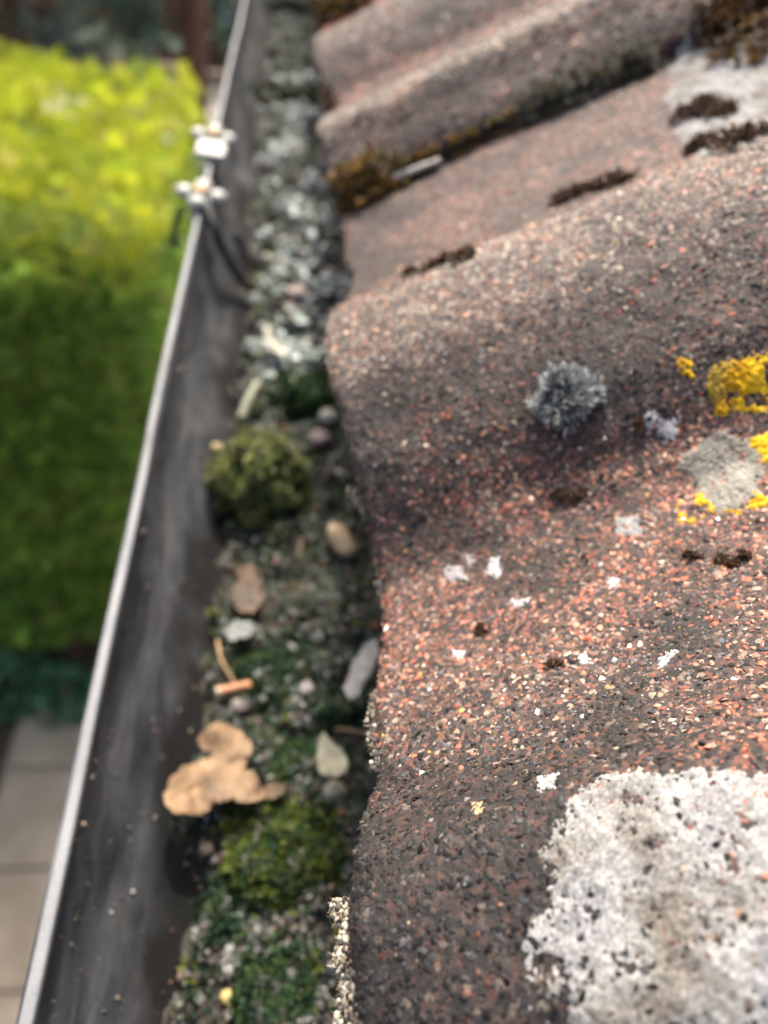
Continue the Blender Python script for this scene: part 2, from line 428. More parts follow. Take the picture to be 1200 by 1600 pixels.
# ------------------------------------------------------------------ hedge
HX0, HX1, HY0, HY1, HZ = -2.3, -.355, 2.17, 3.62, 2.45
hedge = empty('hedge', ((HX0 + HX1) / 2, (HY0 + HY1) / 2, 0), 'tall clipped conifer hedge with golden green top and shaded green face', 'hedge')
bobj('inner_mass', box(HX0 + .06, HX1 - .07, HY0 + .17, HY1 - .12, .12, HZ - .16, .1), M_CORE, hedge)
for tx in (-2.0, -1.4, -.8):
    bm = bmesh.new(); bmesh.ops.create_cone(bm, segments=10, radius1=.06, radius2=.035, depth=1.6, cap_ends=True, matrix=Matrix.Translation((tx, 2.9, .8)))
    bobj('trunk', bm, M_BARK, hedge)
def hedge_pts(N, face):
    a, b = rng.random(N), rng.random(N)
    if face == 'front':
        p = np.column_stack([HX0 + a * (HX1 - HX0), np.full(N, HY0), .1 + b * (HZ - .1)]); nr = np.array([0, -1, .25])
    elif face == 'top':
        p = np.column_stack([HX0 + a * (HX1 - HX0), HY0 + b * (HY1 - HY0), np.full(N, HZ)]); nr = np.array([0, -.1, 1])
    elif face == 'end':
        p = np.column_stack([np.full(N, HX1), HY0 + a * (HY1 - HY0), .1 + b * (HZ - .1)]); nr = np.array([1, 0, .25])
    else:
        p = np.column_stack([HX0 + a * (HX1 - HX0), np.full(N, HY1), .1 + b * (HZ - .1)]); nr = np.array([0, 1, .25])
    nn = np.repeat(nr[None], N, 0).astype(float)
    bul = (fbm(p, 3.2, 3, 5) - .5) * .22 + rng.normal(0, .02, N) - .03
    p = p + nn * bul[:, None]
    p[:, 1] += np.clip((p[:, 2] - (HZ - .55)) / .55, 0, 1.1) ** 2.2 * .03 * np.clip(1 - (p[:, 1] - HY0) / .4, 0, 1)
    return p, nn, bul
parts = []
for face, N in (('front', 10200), ('top', 5200), ('end', 2600), ('back', 600)):
    p, nn, bul = hedge_pts(N, face)
    d = nn + rng.normal(0, .55, (N, 3)) + np.array([0, 0, .35])
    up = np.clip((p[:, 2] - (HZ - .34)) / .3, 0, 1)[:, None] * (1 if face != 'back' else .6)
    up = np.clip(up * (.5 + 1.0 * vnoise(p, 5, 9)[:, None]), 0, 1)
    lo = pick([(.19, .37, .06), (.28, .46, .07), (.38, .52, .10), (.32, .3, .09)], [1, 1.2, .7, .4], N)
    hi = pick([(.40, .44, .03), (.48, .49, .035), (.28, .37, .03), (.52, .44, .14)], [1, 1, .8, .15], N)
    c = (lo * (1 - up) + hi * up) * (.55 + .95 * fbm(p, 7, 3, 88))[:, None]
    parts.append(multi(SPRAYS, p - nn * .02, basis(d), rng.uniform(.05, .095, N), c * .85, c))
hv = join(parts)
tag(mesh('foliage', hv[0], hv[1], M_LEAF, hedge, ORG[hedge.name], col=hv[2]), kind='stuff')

# ------------------------------------------------------------------ fence, conifer and shrub beyond the hedge
fence = empty('fence', (-2, 12.6, 0), 'dark brown vertical board fence beyond the hedge and the conifer', 'fence')
plank0 = None
for i in range(52):
    x = -7 + i * .152
    if plank0 is None: plank0 = bobj('plank', box(x, x + .145, 12.6, 12.622, .04, 1.85, .003), M_FENCE, fence)
    else: put(plank0.copy(), (x + .0725, 12.611 + rng.uniform(-.004, .004), .04 + rng.uniform(-.01, .01)), fence)
for z in (.4, 1.5): bobj('rail', box(-7.05, .95, 12.625, 12.67, z, z + .09), M_FENCE, fence)
for x in (-6.2, -4.2, -2.2, -.2): bobj('post', box(x, x + .1, 12.672, 12.77, -.2, 1.95, .006), M_FENCE, fence)

def limb(P, r0, r1, seg=8):
    P = np.asarray(P, float); V, T = [], []; m = len(P)
    for i in range(m):
        d = P[min(i + 1, m - 1)] - P[max(i - 1, 0)]; B = basis(d[None], np.zeros(1))[0]; r = r0 + (r1 - r0) * i / (m - 1)
        for k in range(seg):
            a = k / seg * 2 * math.pi; V.append(P[i] + B[:, 0] * math.cos(a) * r + B[:, 1] * math.sin(a) * r)
    for i in range(m - 1):
        for k in range(seg):
            a, b = i * seg + k, i * seg + (k + 1) % seg; T += [[a, b, b + seg], [a, b + seg, a + seg]]
    V.append(P[0]); V.append(P[-1]); c0 = len(V) - 2
    for k in range(seg): T += [[c0, (k + 1) % seg, k], [c0 + 1, (m - 1) * seg + k, (m - 1) * seg + (k + 1) % seg]]
    return np.array(V), np.array(T)

def conifer(c, label, h, trad, z0, reach, pal, nb=46):
    c = np.array(c, float); t = empty('conifer_tree', c, label, 'tree')
    tp = [c + np.array([.03 * math.sin(z * 1.7), .03 * math.cos(z), z]) for z in np.linspace(-.1, h, 12)]
    V, T = limb(tp, trad, .03, 14); mesh('trunk', V, T, M_BARK, t, c, smooth=True)
    LP, BV = [], []
    for i in range(nb):
        z = z0 + (h - z0 - .2) * (i / nb) ** 1.1; az = i * 2.39996 + rng.uniform(-.3, .3); L = reach * (1 - (z - z0) / (h - z0)) ** .8 * rng.uniform(.75, 1.1) + .25
        d = np.array([math.cos(az), math.sin(az), 0]); q = np.linspace(0, 1, 6)[:, None]
        B = c + np.array([0, 0, z]) + d * q * L + np.array([0, 0, 1]) * (q * .15 - q * q * .45) * L * .6
        v, f_ = limb(B, .03 * (1 - z / h) + .012, .005, 5); BV.append((v, f_, np.zeros_like(v)))
        k = int(52 * L); tt = rng.uniform(.12, 1, k) ** .7
        P = np.array([np.interp(tt, q[:, 0], B[:, a]) for a in range(3)]).T + rng.normal(0, .1, (k, 3)) * (1.1 - tt[:, None] * .6)
        LP.append(np.hstack([P, np.repeat(d[None], k, 0)]))
    b = join(BV); mesh('branches', b[0], b[1], M_BARK, t, c)
    A = np.vstack(LP); N = len(A); cc = pick(pal, np.ones(len(pal)), N)
    D = A[:, 3:] + rng.normal(0, .5, (N, 3)) + np.array([0, 0, -.35])
    lv = multi(SPRAYS, A[:, :3], basis(D), rng.uniform(.17, .33, N), cc * .6, cc)
    tag(mesh('crown', lv[0], lv[1], M_LEAF, t, c, col=lv[2]), kind='stuff')
conifer((-.98, 9.6, 0), 'dark blue green conifer with reddish brown trunk behind the hedge', 7, .17, 2.1, 2.4, [(.05, .1, .065), (.08, .16, .11), (.28, .38, .33), (.03, .05, .03)], 60)
conifer((-2.7, 8.9, 0), 'dense dark conifer behind the hedge, cut off by the picture corner', 6, .15, .8, 1.55, [(.035, .07, .045), (.06, .12, .08), (.26, .36, .3)], 60)

def shrub(c, label, rad, h, N, pal):
    c = np.array(c, float); t = empty('shrub', c, label, 'shrub')
    BV = []
    for i in range(9):
        az = i * 2.4; tip = c + np.array([math.cos(az) * rad * .6, math.sin(az) * rad * .6, h * .85]); v, f_ = limb([c, c + (tip - c) * .5 + [0, 0, .05], tip], .02, .006, 5); BV.append((v, f_, np.zeros_like(v)))
    b = join(BV); mesh('stems', b[0], b[1], M_BARK, t, c)
    d = rng.normal(0, 1, (N, 3)); d /= np.linalg.norm(d, axis=1, keepdims=True); q = rng.random(N) ** .4
    P = c + np.array([0, 0, h * .55]) + d * q[:, None] * np.array([rad, rad, h * .5]) * (.8 + .4 * vnoise(d, 3, 4)[:, None])
    cc = pick(pal, np.ones(len(pal)), N)
    lv = scatter(t_blade(.3, .3), P, basis(d + rng.normal(0, .6, (N, 3))), rng.uniform(.05, .1, N), cc * .8, cc)
    tag(mesh('leaves', *lv[:2], M_LEAF, t, c, col=lv[2]), kind='stuff')
shrub((-.25, 11.6, 0), 'bright green leafy shrub by the fence, seen beside the gutter rim', .62, 2.1, 2600, [(.05, .12, .015), (.08, .17, .025), (.03, .07, .012)])

# ------------------------------------------------------------------ the roof
UH = np.array([math.cos(PITCH), 0, math.sin(PITCH)]); NH = np.array([-math.sin(PITCH), 0, math.cos(PITCH)])
EDGE = np.array([0.01559, 0.16434, 3.5 - 0.10244])           # a point on the crest line of the lowest tiles
CTRL_A = [(-.178, -.0165), (-.172, -.0105), (-.163, -.001), (-.15, .0042), (-.14, .0045), (-.132, .003), (-.126, -.0015), (-.117, -.0085), (-.104, -.0145), (-.094, -.0185), (-.083, -.0222),
          (-.0686, -.0238), (-.0585, -.0205), (-.0525, -.0155), (-.0445, -.0102), (-.03, -.005), (-.018, -.0016), (0, 0), (.014, -.003), (.026, -.0095), (.04, -.017), (.055, -.0205), (.08, -.0212), (.118, -.0212), (.132, -.021)]
CTRL_B = [(.121, -.0165), (.126, -.0125), (.137, -.0068), (.1504, 0), (.163, -.0008), (.177, -.0065), (.196, -.0155), (.215, -.0188), (.238, -.0185), (.252, -.0125), (.272, -.004), (.291, -.0012),
          (.306, -.004), (.322, -.0115), (.338, -.0185), (.355, -.0208), (.385, -.0212), (.43, -.021)]
HA = pchip(*zip(*CTRL_A)); HB = pchip(*zip(*CTRL_B))
STEP = .297
def tile_h(kind, s):
    if kind == 0: return HA(s)
    return HB(s - STEP * (kind - 1))
def tile_range(kind):
    if kind == 0: return -.178, .132
    return .121 + STEP * (kind - 1), .43 + STEP * (kind - 1)
def roof_h(s):
    s = np.asarray(s, float)
    h = np.where(s < .121, HA(np.minimum(s, .121)), 0.0)
    for k in range(1, 7):
        a = .121 + STEP * (k - 1); h = np.where((s >= a) & (s < a + STEP), tile_h(k, s), h)
    return np.where(s < -.178, HA(s + STEP), h)
RND = .0035
def edge_round(u):
    t = np.clip(u, 0, RND); return -(RND - np.sqrt(np.maximum(RND ** 2 - (RND - t) ** 2, 0)))
def wob(s, u):
    P = np.column_stack([np.asarray(s).ravel(), np.asarray(u).ravel(), np.zeros(np.size(s))])
    return ((fbm(P, 45, 3, 3) - .5) * .0022 + (fbm(P, 330, 2, 8) - .5) * .0009)
def edge_shift(s):
    P = np.column_stack([s, np.zeros_like(s), np.zeros_like(s)])
    return (fbm(P, 60, 4, 21) - .5) * .0045
def S2W(s, u, h):
    return EDGE + np.outer(s, [0, 1, 0]) + np.outer(u, UH) + np.outer(h, NH)
def surf(s, u, kind=None, lift=0.0):
    s = np.asarray(s, float); u = np.asarray(u, float)
    hh = roof_h(s) if kind is None else tile_h(kind, s)
    return S2W(s, u, hh + wob(s, u) + edge_round(u - edge_shift(s)) + lift)
def surf_n(s, u=None):
    d = .0015; sl_ = (roof_h(s + d) - roof_h(s - d)) / (2 * d)
    nn = NH[None] - np.outer(np.clip(sl_, -2, 2), [0, 1, 0]); return nn / np.linalg.norm(nn, axis=1, keepdims=True)
def roof_at(px, py):
    """where a line of sight meets the roof: (s, u)"""
    r = ray(px, py); r = r / np.linalg.norm(r); t = np.arange(.04, .9, .0004)
    P = EYE + r[None] * t[:, None] - EDGE; s, u, h = P[:, 1], P @ UH, P @ NH
    below = (h < roof_h(s)) & (u > -.02)
    i = int(np.argmax(below)); return s[i], u[i]

roof = empty('tiled_roof', EDGE - np.array([0, 0, .05]), 'weathered red brown concrete tile roof with rounded rolls above the gutter', 'roof')
GPAL = [(.014, .012, .0125), (.04, .027, .022), (.12, .076, .057), (.18, .15, .127), (.26, .08, .044), (.33, .155, .1), (.36, .29, .205), (.48, .47, .45), (.36, .22, .055), (.065, .07, .078)]
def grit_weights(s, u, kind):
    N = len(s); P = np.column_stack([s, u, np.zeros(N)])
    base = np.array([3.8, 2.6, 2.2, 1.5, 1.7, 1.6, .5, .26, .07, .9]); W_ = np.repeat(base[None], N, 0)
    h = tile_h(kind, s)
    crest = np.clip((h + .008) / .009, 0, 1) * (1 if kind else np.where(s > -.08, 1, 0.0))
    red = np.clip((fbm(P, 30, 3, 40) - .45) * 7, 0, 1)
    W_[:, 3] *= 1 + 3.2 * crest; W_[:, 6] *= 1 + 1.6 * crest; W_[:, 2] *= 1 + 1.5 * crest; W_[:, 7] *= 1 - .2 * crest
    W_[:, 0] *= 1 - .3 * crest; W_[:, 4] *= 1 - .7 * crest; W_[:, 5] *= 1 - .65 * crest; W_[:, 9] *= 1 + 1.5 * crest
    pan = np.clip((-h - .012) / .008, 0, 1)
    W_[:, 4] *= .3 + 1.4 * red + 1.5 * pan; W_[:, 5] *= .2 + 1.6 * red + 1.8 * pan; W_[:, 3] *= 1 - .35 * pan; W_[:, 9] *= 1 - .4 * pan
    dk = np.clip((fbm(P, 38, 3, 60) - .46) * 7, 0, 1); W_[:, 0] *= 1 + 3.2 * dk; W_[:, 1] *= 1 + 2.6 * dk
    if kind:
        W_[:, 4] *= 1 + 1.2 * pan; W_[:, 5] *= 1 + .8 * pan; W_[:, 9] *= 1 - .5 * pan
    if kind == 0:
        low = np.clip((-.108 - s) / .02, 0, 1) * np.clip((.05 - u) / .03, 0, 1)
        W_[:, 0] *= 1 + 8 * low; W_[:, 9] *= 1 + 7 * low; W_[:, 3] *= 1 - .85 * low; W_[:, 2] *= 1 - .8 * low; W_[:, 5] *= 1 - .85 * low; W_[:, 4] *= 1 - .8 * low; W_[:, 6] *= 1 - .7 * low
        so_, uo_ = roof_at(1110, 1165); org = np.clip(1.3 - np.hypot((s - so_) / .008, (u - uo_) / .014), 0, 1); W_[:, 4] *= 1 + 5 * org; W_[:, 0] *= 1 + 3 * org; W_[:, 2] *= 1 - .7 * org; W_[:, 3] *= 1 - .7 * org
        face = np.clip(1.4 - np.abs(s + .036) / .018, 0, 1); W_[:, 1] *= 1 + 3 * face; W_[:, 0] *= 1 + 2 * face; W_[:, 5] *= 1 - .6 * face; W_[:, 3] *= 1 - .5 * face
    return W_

def tile_tint(s, u, kind):
    """tile tint: random dirt blotches, darker near face and front corner, paler rolls"""
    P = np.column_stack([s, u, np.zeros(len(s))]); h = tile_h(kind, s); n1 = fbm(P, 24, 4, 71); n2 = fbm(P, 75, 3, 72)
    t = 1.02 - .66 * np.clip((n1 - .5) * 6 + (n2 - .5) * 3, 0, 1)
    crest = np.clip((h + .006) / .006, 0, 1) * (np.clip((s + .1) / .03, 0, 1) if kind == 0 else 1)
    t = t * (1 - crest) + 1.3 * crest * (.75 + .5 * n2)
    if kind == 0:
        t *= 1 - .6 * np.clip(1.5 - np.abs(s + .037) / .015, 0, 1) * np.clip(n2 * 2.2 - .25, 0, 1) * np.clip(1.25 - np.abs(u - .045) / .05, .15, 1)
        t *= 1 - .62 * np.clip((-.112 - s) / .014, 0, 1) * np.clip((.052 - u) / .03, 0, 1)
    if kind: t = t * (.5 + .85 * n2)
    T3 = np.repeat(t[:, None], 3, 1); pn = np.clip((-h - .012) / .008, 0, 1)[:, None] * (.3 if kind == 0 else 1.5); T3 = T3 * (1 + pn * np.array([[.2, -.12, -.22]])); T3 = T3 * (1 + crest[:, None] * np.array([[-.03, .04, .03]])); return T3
def make_tile(kind, u0, lift, res_s, us, ngrit, gsize, shift=0.0):
    a, b = tile_range(kind)
    ss = np.linspace(a, b, res_s); S, U = np.meshgrid(ss, us); S, U = S.ravel(), U.ravel()
    es = edge_shift(S) * np.clip(1 - U / .03, 0, 1)
    top = S2W(S + shift, U + es + u0, tile_h(kind, S) + wob(S, U) + edge_round(U) + lift)
    lip_ = np.clip(1 - (S - a) / .012, 0, 1)
    th = .0115 - .004 * lip_
    bot = S2W(S + shift, U + es + u0, tile_h(kind, S) - th + lift)
    nu, ns = len(us), res_s; n_ = nu * ns
    I = np.arange(n_).reshape(nu, ns)
    q = lambda A: np.stack([A[:-1, :-1], A[:-1, 1:], A[1:, 1:], A[1:, :-1]], -1).reshape(-1, 4)
    T = [q(I)[:, ::-1], q(I + n_)]
    loop = np.concatenate([I[0, :], I[1:, -1], I[-1, -2::-1], I[-2:0:-1, 0]]); nx = np.roll(loop, -1)
    T.append(np.stack([loop, nx, nx + n_, loop + n_], 1)[:, ::1])
    o = mesh('roof_tile', np.vstack([top, bot]), np.vstack(T), M_TILE, roof, S2W(np.array([(a + b) / 2 + shift]), np.array([u0]), np.array([-.03]))[0], col=np.tile(tile_tint(S, U, kind), (2, 1)), smooth=True)
    if ngrit:
        s = rng.uniform(a + .001, b - .02, ngrit); u = rng.beta(1, 1.15, ngrit) * (us[-1] - .02 if us[-1] < .4 else .30)
        s = s if kind else np.where(rng.random(ngrit) < .75, rng.uniform(-.168, .05, ngrit), s)
        P = S2W(s + shift, u + edge_shift(s) * np.clip(1 - u / .03, 0, 1) + u0, tile_h(kind, s) + wob(s, u) + edge_round(u) + lift)
        sz = gsize * np.minimum(np.exp(rng.normal(-.08, .55, ngrit)), 2.4)
        if kind == 0: sz = sz * (1 - .1 * np.clip((-.108 - s) / .02, 0, 1))
        nr = surf_n(s) + rng.normal(0, .25, (ngrit, 3))
        C = np.clip(pick(GPAL, grit_weights(s, u, kind), ngrit) * tile_tint(s, u, kind), 0, .7)
        gv = multi(TOPS, P - surf_n(s) * (sz * rng.uniform(-.06, .13, ngrit))[:, None], basis(nr), np.column_stack([sz * rng.uniform(.8, 1.4, ngrit), sz, sz * rng.uniform(.5, .95, ngrit)]), C)
        tag(mesh('grit', gv[0], gv[1], M_GRIT, o, ORG[o.name], col=gv[2]), kind='stuff')
    return o

U_FINE = np.concatenate([np.linspace(0, RND, 7)[:-1], np.linspace(RND, .2, 135)[:-1], np.linspace(.2, .42, 30)])
U_MID = np.concatenate([np.linspace(0, RND, 5)[:-1], np.linspace(RND, .42, 110)])
U_LOW = np.concatenate([np.linspace(0, RND, 4)[:-1], np.linspace(RND, .42, 24)])
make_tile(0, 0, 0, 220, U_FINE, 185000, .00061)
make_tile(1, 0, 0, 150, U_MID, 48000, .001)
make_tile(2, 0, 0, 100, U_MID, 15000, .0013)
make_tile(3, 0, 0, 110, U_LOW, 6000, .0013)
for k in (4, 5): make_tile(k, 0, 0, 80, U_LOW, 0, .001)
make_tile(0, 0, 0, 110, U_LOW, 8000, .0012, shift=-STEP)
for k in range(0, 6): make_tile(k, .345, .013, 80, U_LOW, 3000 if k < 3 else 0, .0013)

# eaves behind the gutter, and the house wall
zf = 3.5 - .135
house = empty('house', (1.2, 1.2, 0), 'house wall with dark timber fascia under the tiled roof', 'house')
bobj('fascia', box(.0805, .1, -.7, 2.6, zf - .16, zf - .0), M_WOOD, house)
bobj('soffit', box(.1, .4, -.7, 2.6, zf - .16, zf - .148), M_WOOD, house)
bobj('wall', box(.4, 3.4, -.7, 2.6, 0, zf - .165), M_WALL, house)
uu = np.array([.06, .06, .85, .85]); ss_ = np.array([-.45, 2.1, 2.1, -.45]); Vv = S2W(ss_, uu, np.full(4, -.042)); Vv2 = S2W(ss_, uu, np.full(4, -.05))
mesh('underlay', np.vstack([Vv, Vv2]), np.array([[0, 1, 2, 3], [7, 6, 5, 4], [0, 4, 5, 1], [1, 5, 6, 2], [2, 6, 7, 3], [3, 7, 4, 0]]), M_WOOD, house)

# ------------------------------------------------------------------ the gutter
GR, GD = .056, .175
GXL = -.207 * GD                      # front lip
GX, GZ = GXL + GR, 3.5 - GD
gutter = empty('gutter', (GX, .6, GZ - GR), 'black half round gutter with worn silver rim, full of moss', 'gutter')
ys = np.linspace(-.25, 2.3, 160); an = np.linspace(math.pi, 2 * math.pi, 45)
A_, Yg = np.meshgrid(an, ys); A_, Yg = A_.ravel(), Yg.ravel()
wv = (fbm(np.column_stack([np.cos(A_), Yg * 8, np.sin(A_)]), 1.2, 3, 77) - .5) * .0016
tin = np.column_stack([GX + (GR + wv) * np.cos(A_), Yg, GZ + (GR + wv) * np.sin(A_)])
tou = np.column_stack([GX + (GR + .0028) * np.cos(A_), Yg, GZ + (GR + .0028) * np.sin(A_)])
I = np.arange(len(A_)).reshape(len(ys), len(an)); n_ = I.size
q = lambda A: np.stack([A[:-1, :-1], A[:-1, 1:], A[1:, 1:], A[1:, :-1]], -1).reshape(-1, 4)
loop = np.concatenate([I[0, :], I[1:, -1], I[-1, -2::-1], I[-2:0:-1, 0]]); nx = np.roll(loop, -1)
mesh('trough', np.vstack([tin, tou]), np.vstack([q(I), q(I + n_)[:, ::-1], np.stack([nx, loop, loop + n_, nx + n_], 1)]), M_GUTTER, gutter, smooth=True)
def bead(x, z, wd, ht, y0, y1, name, mat, parent, m=90):
    k = 16; Y_ = np.linspace(y0, y1, m); V = []
    for y in Y_:
        jx = (vnoise(np.array([[y * 18, 1, 0]]))[0] - .5) * .0012
        for i in range(k):
            a = i / k * 2 * math.pi; V.append([x + jx + math.copysign(abs(math.cos(a)) ** .45, math.cos(a)) * wd / 2, y, z + math.copysign(abs(math.sin(a)) ** .45, math.sin(a)) * ht / 2])
    T = [[i * k + j, (i + 1) * k + j, (i + 1) * k + (j + 1) % k, i * k + (j + 1) % k] for i in range(m - 1) for j in range(k)]
    return mesh(name, np.array(V), np.array(T), mat, parent, smooth=True)
bead(GXL - .001, GZ + .0006, .0028, .0036, -.25, 2.3, 'rim', M_RIM, gutter)
bead(GX + GR + .0012, GZ + .0006, .004, .0036, -.25, 2.3, 'back_rim', M_GUTTER, gutter)

def gut_wall(px, py, lift=0.0):
    r = ray(px, py); r = r / np.linalg.norm(r); t = np.arange(.1, 1.6, .0005); P = EYE + r * t[:, None]
    i = int(np.argmax(((P[:, 0] - GX) ** 2 + (P[:, 2] - GZ) ** 2 > (GR - lift) ** 2) & (P[:, 2] < GZ))); return P[i]
def bed_z(x, y):
    P = np.column_stack([np.ravel(x) * 1.0, np.ravel(y), np.zeros(np.size(x))])
    xr = np.clip((np.ravel(x) - GX + .028) / .08, 0, 1)
    return GZ - .0475 + .014 * xr + (fbm(P, 38, 3, 90) - .5) * .017 + (fbm(P, 150, 2, 91) - .5) * .009
def bed_at(px, py):
    r = ray(px, py); r = r / np.linalg.norm(r); t = np.arange(.1, 1.6, .0006); P = EYE + r * t[:, None]
    i = int(np.argmax(P[:, 2] < bed_z(P[:, 0], P[:, 1]))); return P[i]

# silt bed
yb = np.linspace(-.2, 1.6, 520); tb = np.linspace(-1, 1, 46)
Tb, Yb = np.meshgrid(tb, yb); Tb, Yb = Tb.ravel(), Yb.ravel()
x0 = GX + Tb * .036; z0 = bed_z(x0, Yb); half = np.sqrt(np.maximum((GR + .0008) ** 2 - (GZ - z0) ** 2, 1e-6)); xb = GX + Tb * half
zb = bed_z(xb, Yb)
I = np.arange(len(Tb)).reshape(len(yb), len(tb))
tag(mesh('silt', np.column_stack([xb, Yb, zb]), q(I), M_SILT, smooth=True), 'dark wet silt lying along the bottom of the gutter', 'silt', kind='stuff')

def bed_pts(N, y0, y1):
    y = rng.uniform(y0, y1, N); t = rng.uniform(-1, 1, N); x = GX + t * .036; z = bed_z(x, y)
    half = np.sqrt(np.maximum(GR ** 2 - (GZ - z) ** 2, 1e-6)) - .0015; x = GX + t * half
    return np.column_stack([x, y, bed_z(x, y)])
def cloud(N, y0, y1):      # more of them where the picture is nearest
    return bed_pts(N, y0, y1)

# loose grit washed down from the tiles
P = np.vstack([bed_pts(8500, -.02, .3), bed_pts(2400, .3, .75), bed_pts(900, .75, 1.5)]); N = len(P)
far = np.clip((P[:, 1] - .2) / .15, 0, 1)
wts = np.array([[2.6, 1.9, 1.1, .7, .5, .3, .2, .18, .05, 1.1]]) * np.ones((N, 1)); wts[:, 7] *= 1 + 4 * far; wts[:, 3] *= 1 + 2.5 * far; wts[:, 0] *= 1 - .5 * far; wts[:, 9] *= 1 + .8 * far
sz = (.00095 + .0008 * far) * np.exp(rng.normal(0, .42, N))
gv = multi(GRAINS, P + np.column_stack([np.zeros(N), np.zeros(N), rng.uniform(-.0003, .0022, N)]), basis(rng.normal(0, 1, (N, 3)) + [0, 0, .6]), np.column_stack([sz * rng.uniform(.9, 2.0, N), sz, sz]), pick(GPAL, wts, N))
tag(mesh('loose_grit', gv[0], gv[1], M_GRIT, col=gv[2]), 'loose sandy grit washed from the tiles among the gutter moss', 'grit', kind='stuff')
P = bed_pts(2300, .30, .8); P = P[fbm(P, 60, 3, 140) > .52]; N = len(P); sz = rng.uniform(.003, .0085, N)
fv = multi(DOMES, P + np.column_stack([np.zeros(N), np.zeros(N), rng.uniform(.002, .009, N)]), basis(rng.normal(0, .6, (N, 3)) + [0, .2, 1]), np.column_stack([sz, sz * .6, sz * .35]), pick([(.38, .42, .4), (.5, .54, .53), (.24, .28, .24), (.34, .28, .24)], [2, 2, 2, .6], N))
tag(mesh('dry_litter', fv[0], fv[1], M_LICHEN, col=fv[2]), 'pale grey flakes of dry litter matted over the far gutter moss', 'litter', kind='stuff')
# specks sticking to the gutter wall
N = 900; a = rng.uniform(math.pi * 1.02, math.pi * 1.3, N); y = rng.uniform(0, .8, N) ** 1.2
P = np.column_stack([GX + (GR - .0004) * np.cos(a), y, GZ + (GR - .0004) * np.sin(a)]); sz = .0005 * np.exp(rng.normal(0, .5, N))
gv = multi(GRAINS, P, basis(rng.normal(0, 1, (N, 3))), np.column_stack([sz, sz * 1.6, sz]), pick(GPAL, [.5, .5, 1.4, 1.2, .12, .12, .5, .5, .05, 1.4], N))
tag(mesh('wall_specks', gv[0], gv[1], M_GRIT, col=gv[2]), 'tiny grit specks stuck to the inner wall of the gutter', 'grit', kind='stuff')

# moss carpet
G_DARK = [(.012, .036, .02), (.022, .064, .034), (.036, .09, .042), (.06, .11, .03)]
G_YEL = [(.09, .14, .018), (.14, .19, .024), (.2, .22, .035), (.07, .11, .018)]
G_GREY = [(.2, .23, .21), (.34, .37, .34), (.48, .5, .48), (.08, .11, .08)]
def carpet(name, label, N, y0, y1, mixw, size, thr=.42, seed=0, frac=1.0):
    P = bed_pts(N, y0, y1); k = fbm(P, 55, 3, 120 + seed) > thr; P = P[k]; N = len(P)
    pal = np.array(G_DARK + G_YEL + G_GREY); wts = np.repeat(mixw, 4); C = pick(pal, wts, N)
    nr = rng.normal(0, .35, (N, 3)) + [0, 0, 1]; lift = rng.uniform(0, .003, N)
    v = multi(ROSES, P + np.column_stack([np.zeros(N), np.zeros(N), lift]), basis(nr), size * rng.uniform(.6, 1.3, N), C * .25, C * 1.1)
    tag(mesh(name, v[0], v[1], M_MOSS, col=v[2]), label, 'moss', kind='stuff')
P = bed_pts(2600, .015, .082); N = len(P); sz = .0009 * np.exp(rng.normal(0, .4, N))
gv = multi(GRAINS, P + np.column_stack([np.zeros(N), np.zeros(N), rng.uniform(.0008, .0034, N)]), basis(rng.normal(0, 1, (N, 3)) + [0, 0, .6]), np.column_stack([sz * rng.uniform(.9, 2.0, N), sz, sz]), pick([(.14, .125, .12), (.24, .22, .21), (.06, .055, .055), (.17, .12, .105)], [2, 1, 2, 1], N))
tag(mesh('loose_grit', gv[0], gv[1], M_GRIT, col=gv[2]), 'pale pinkish grey grit heaped on the moss at the front of the gutter', 'grit', kind='stuff')
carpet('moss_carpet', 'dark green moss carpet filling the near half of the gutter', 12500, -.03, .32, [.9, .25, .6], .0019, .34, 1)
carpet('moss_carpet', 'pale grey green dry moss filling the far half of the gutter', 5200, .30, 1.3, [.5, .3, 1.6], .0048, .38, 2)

# moss clumps that stand out
def clump(name, label, c, rad, pal, size, N, tips=None, nrm=(0, 0, 1), rough=.5, cat='moss', rose=ROSES, base=(.012, .014, .006)):
    c = np.array(c, float); rad = np.array(rad, float)
    B = basis(np.array([nrm], float), np.zeros(1))[0]
    d = rng.normal(0, 1, (N, 3)); d[:, 2] = np.abs(d[:, 2]) * 1.0 - .12; d /= np.linalg.norm(d, axis=1, keepdims=True)
    k = 1 + rough * ((vnoise(d + c * 50, 2.3, 31) - .5) * 2 + (vnoise(d + c * 50, 6.5, 32) - .5) * 1.3)
    P = c + (d * rad * k[:, None]) @ B.T
    C = pick(pal, np.ones(len(pal)), N); C2 = C if tips is None else pick(tips, np.ones(len(tips)), N)
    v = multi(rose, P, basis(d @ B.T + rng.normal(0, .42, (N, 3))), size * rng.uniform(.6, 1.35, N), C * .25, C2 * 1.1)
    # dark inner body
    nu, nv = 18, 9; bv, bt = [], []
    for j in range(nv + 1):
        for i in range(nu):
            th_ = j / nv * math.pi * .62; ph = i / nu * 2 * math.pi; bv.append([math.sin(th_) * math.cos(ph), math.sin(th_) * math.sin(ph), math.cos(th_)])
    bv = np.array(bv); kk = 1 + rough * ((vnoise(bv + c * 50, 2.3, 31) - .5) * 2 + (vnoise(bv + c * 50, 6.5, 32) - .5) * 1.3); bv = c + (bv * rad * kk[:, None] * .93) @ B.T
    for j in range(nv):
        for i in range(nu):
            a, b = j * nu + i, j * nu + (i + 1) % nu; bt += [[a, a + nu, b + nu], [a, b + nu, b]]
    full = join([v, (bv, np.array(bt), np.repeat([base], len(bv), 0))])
    return tag(mesh(name, full[0], full[1], M_MOSS, col=full[2], origin=c), label, cat)

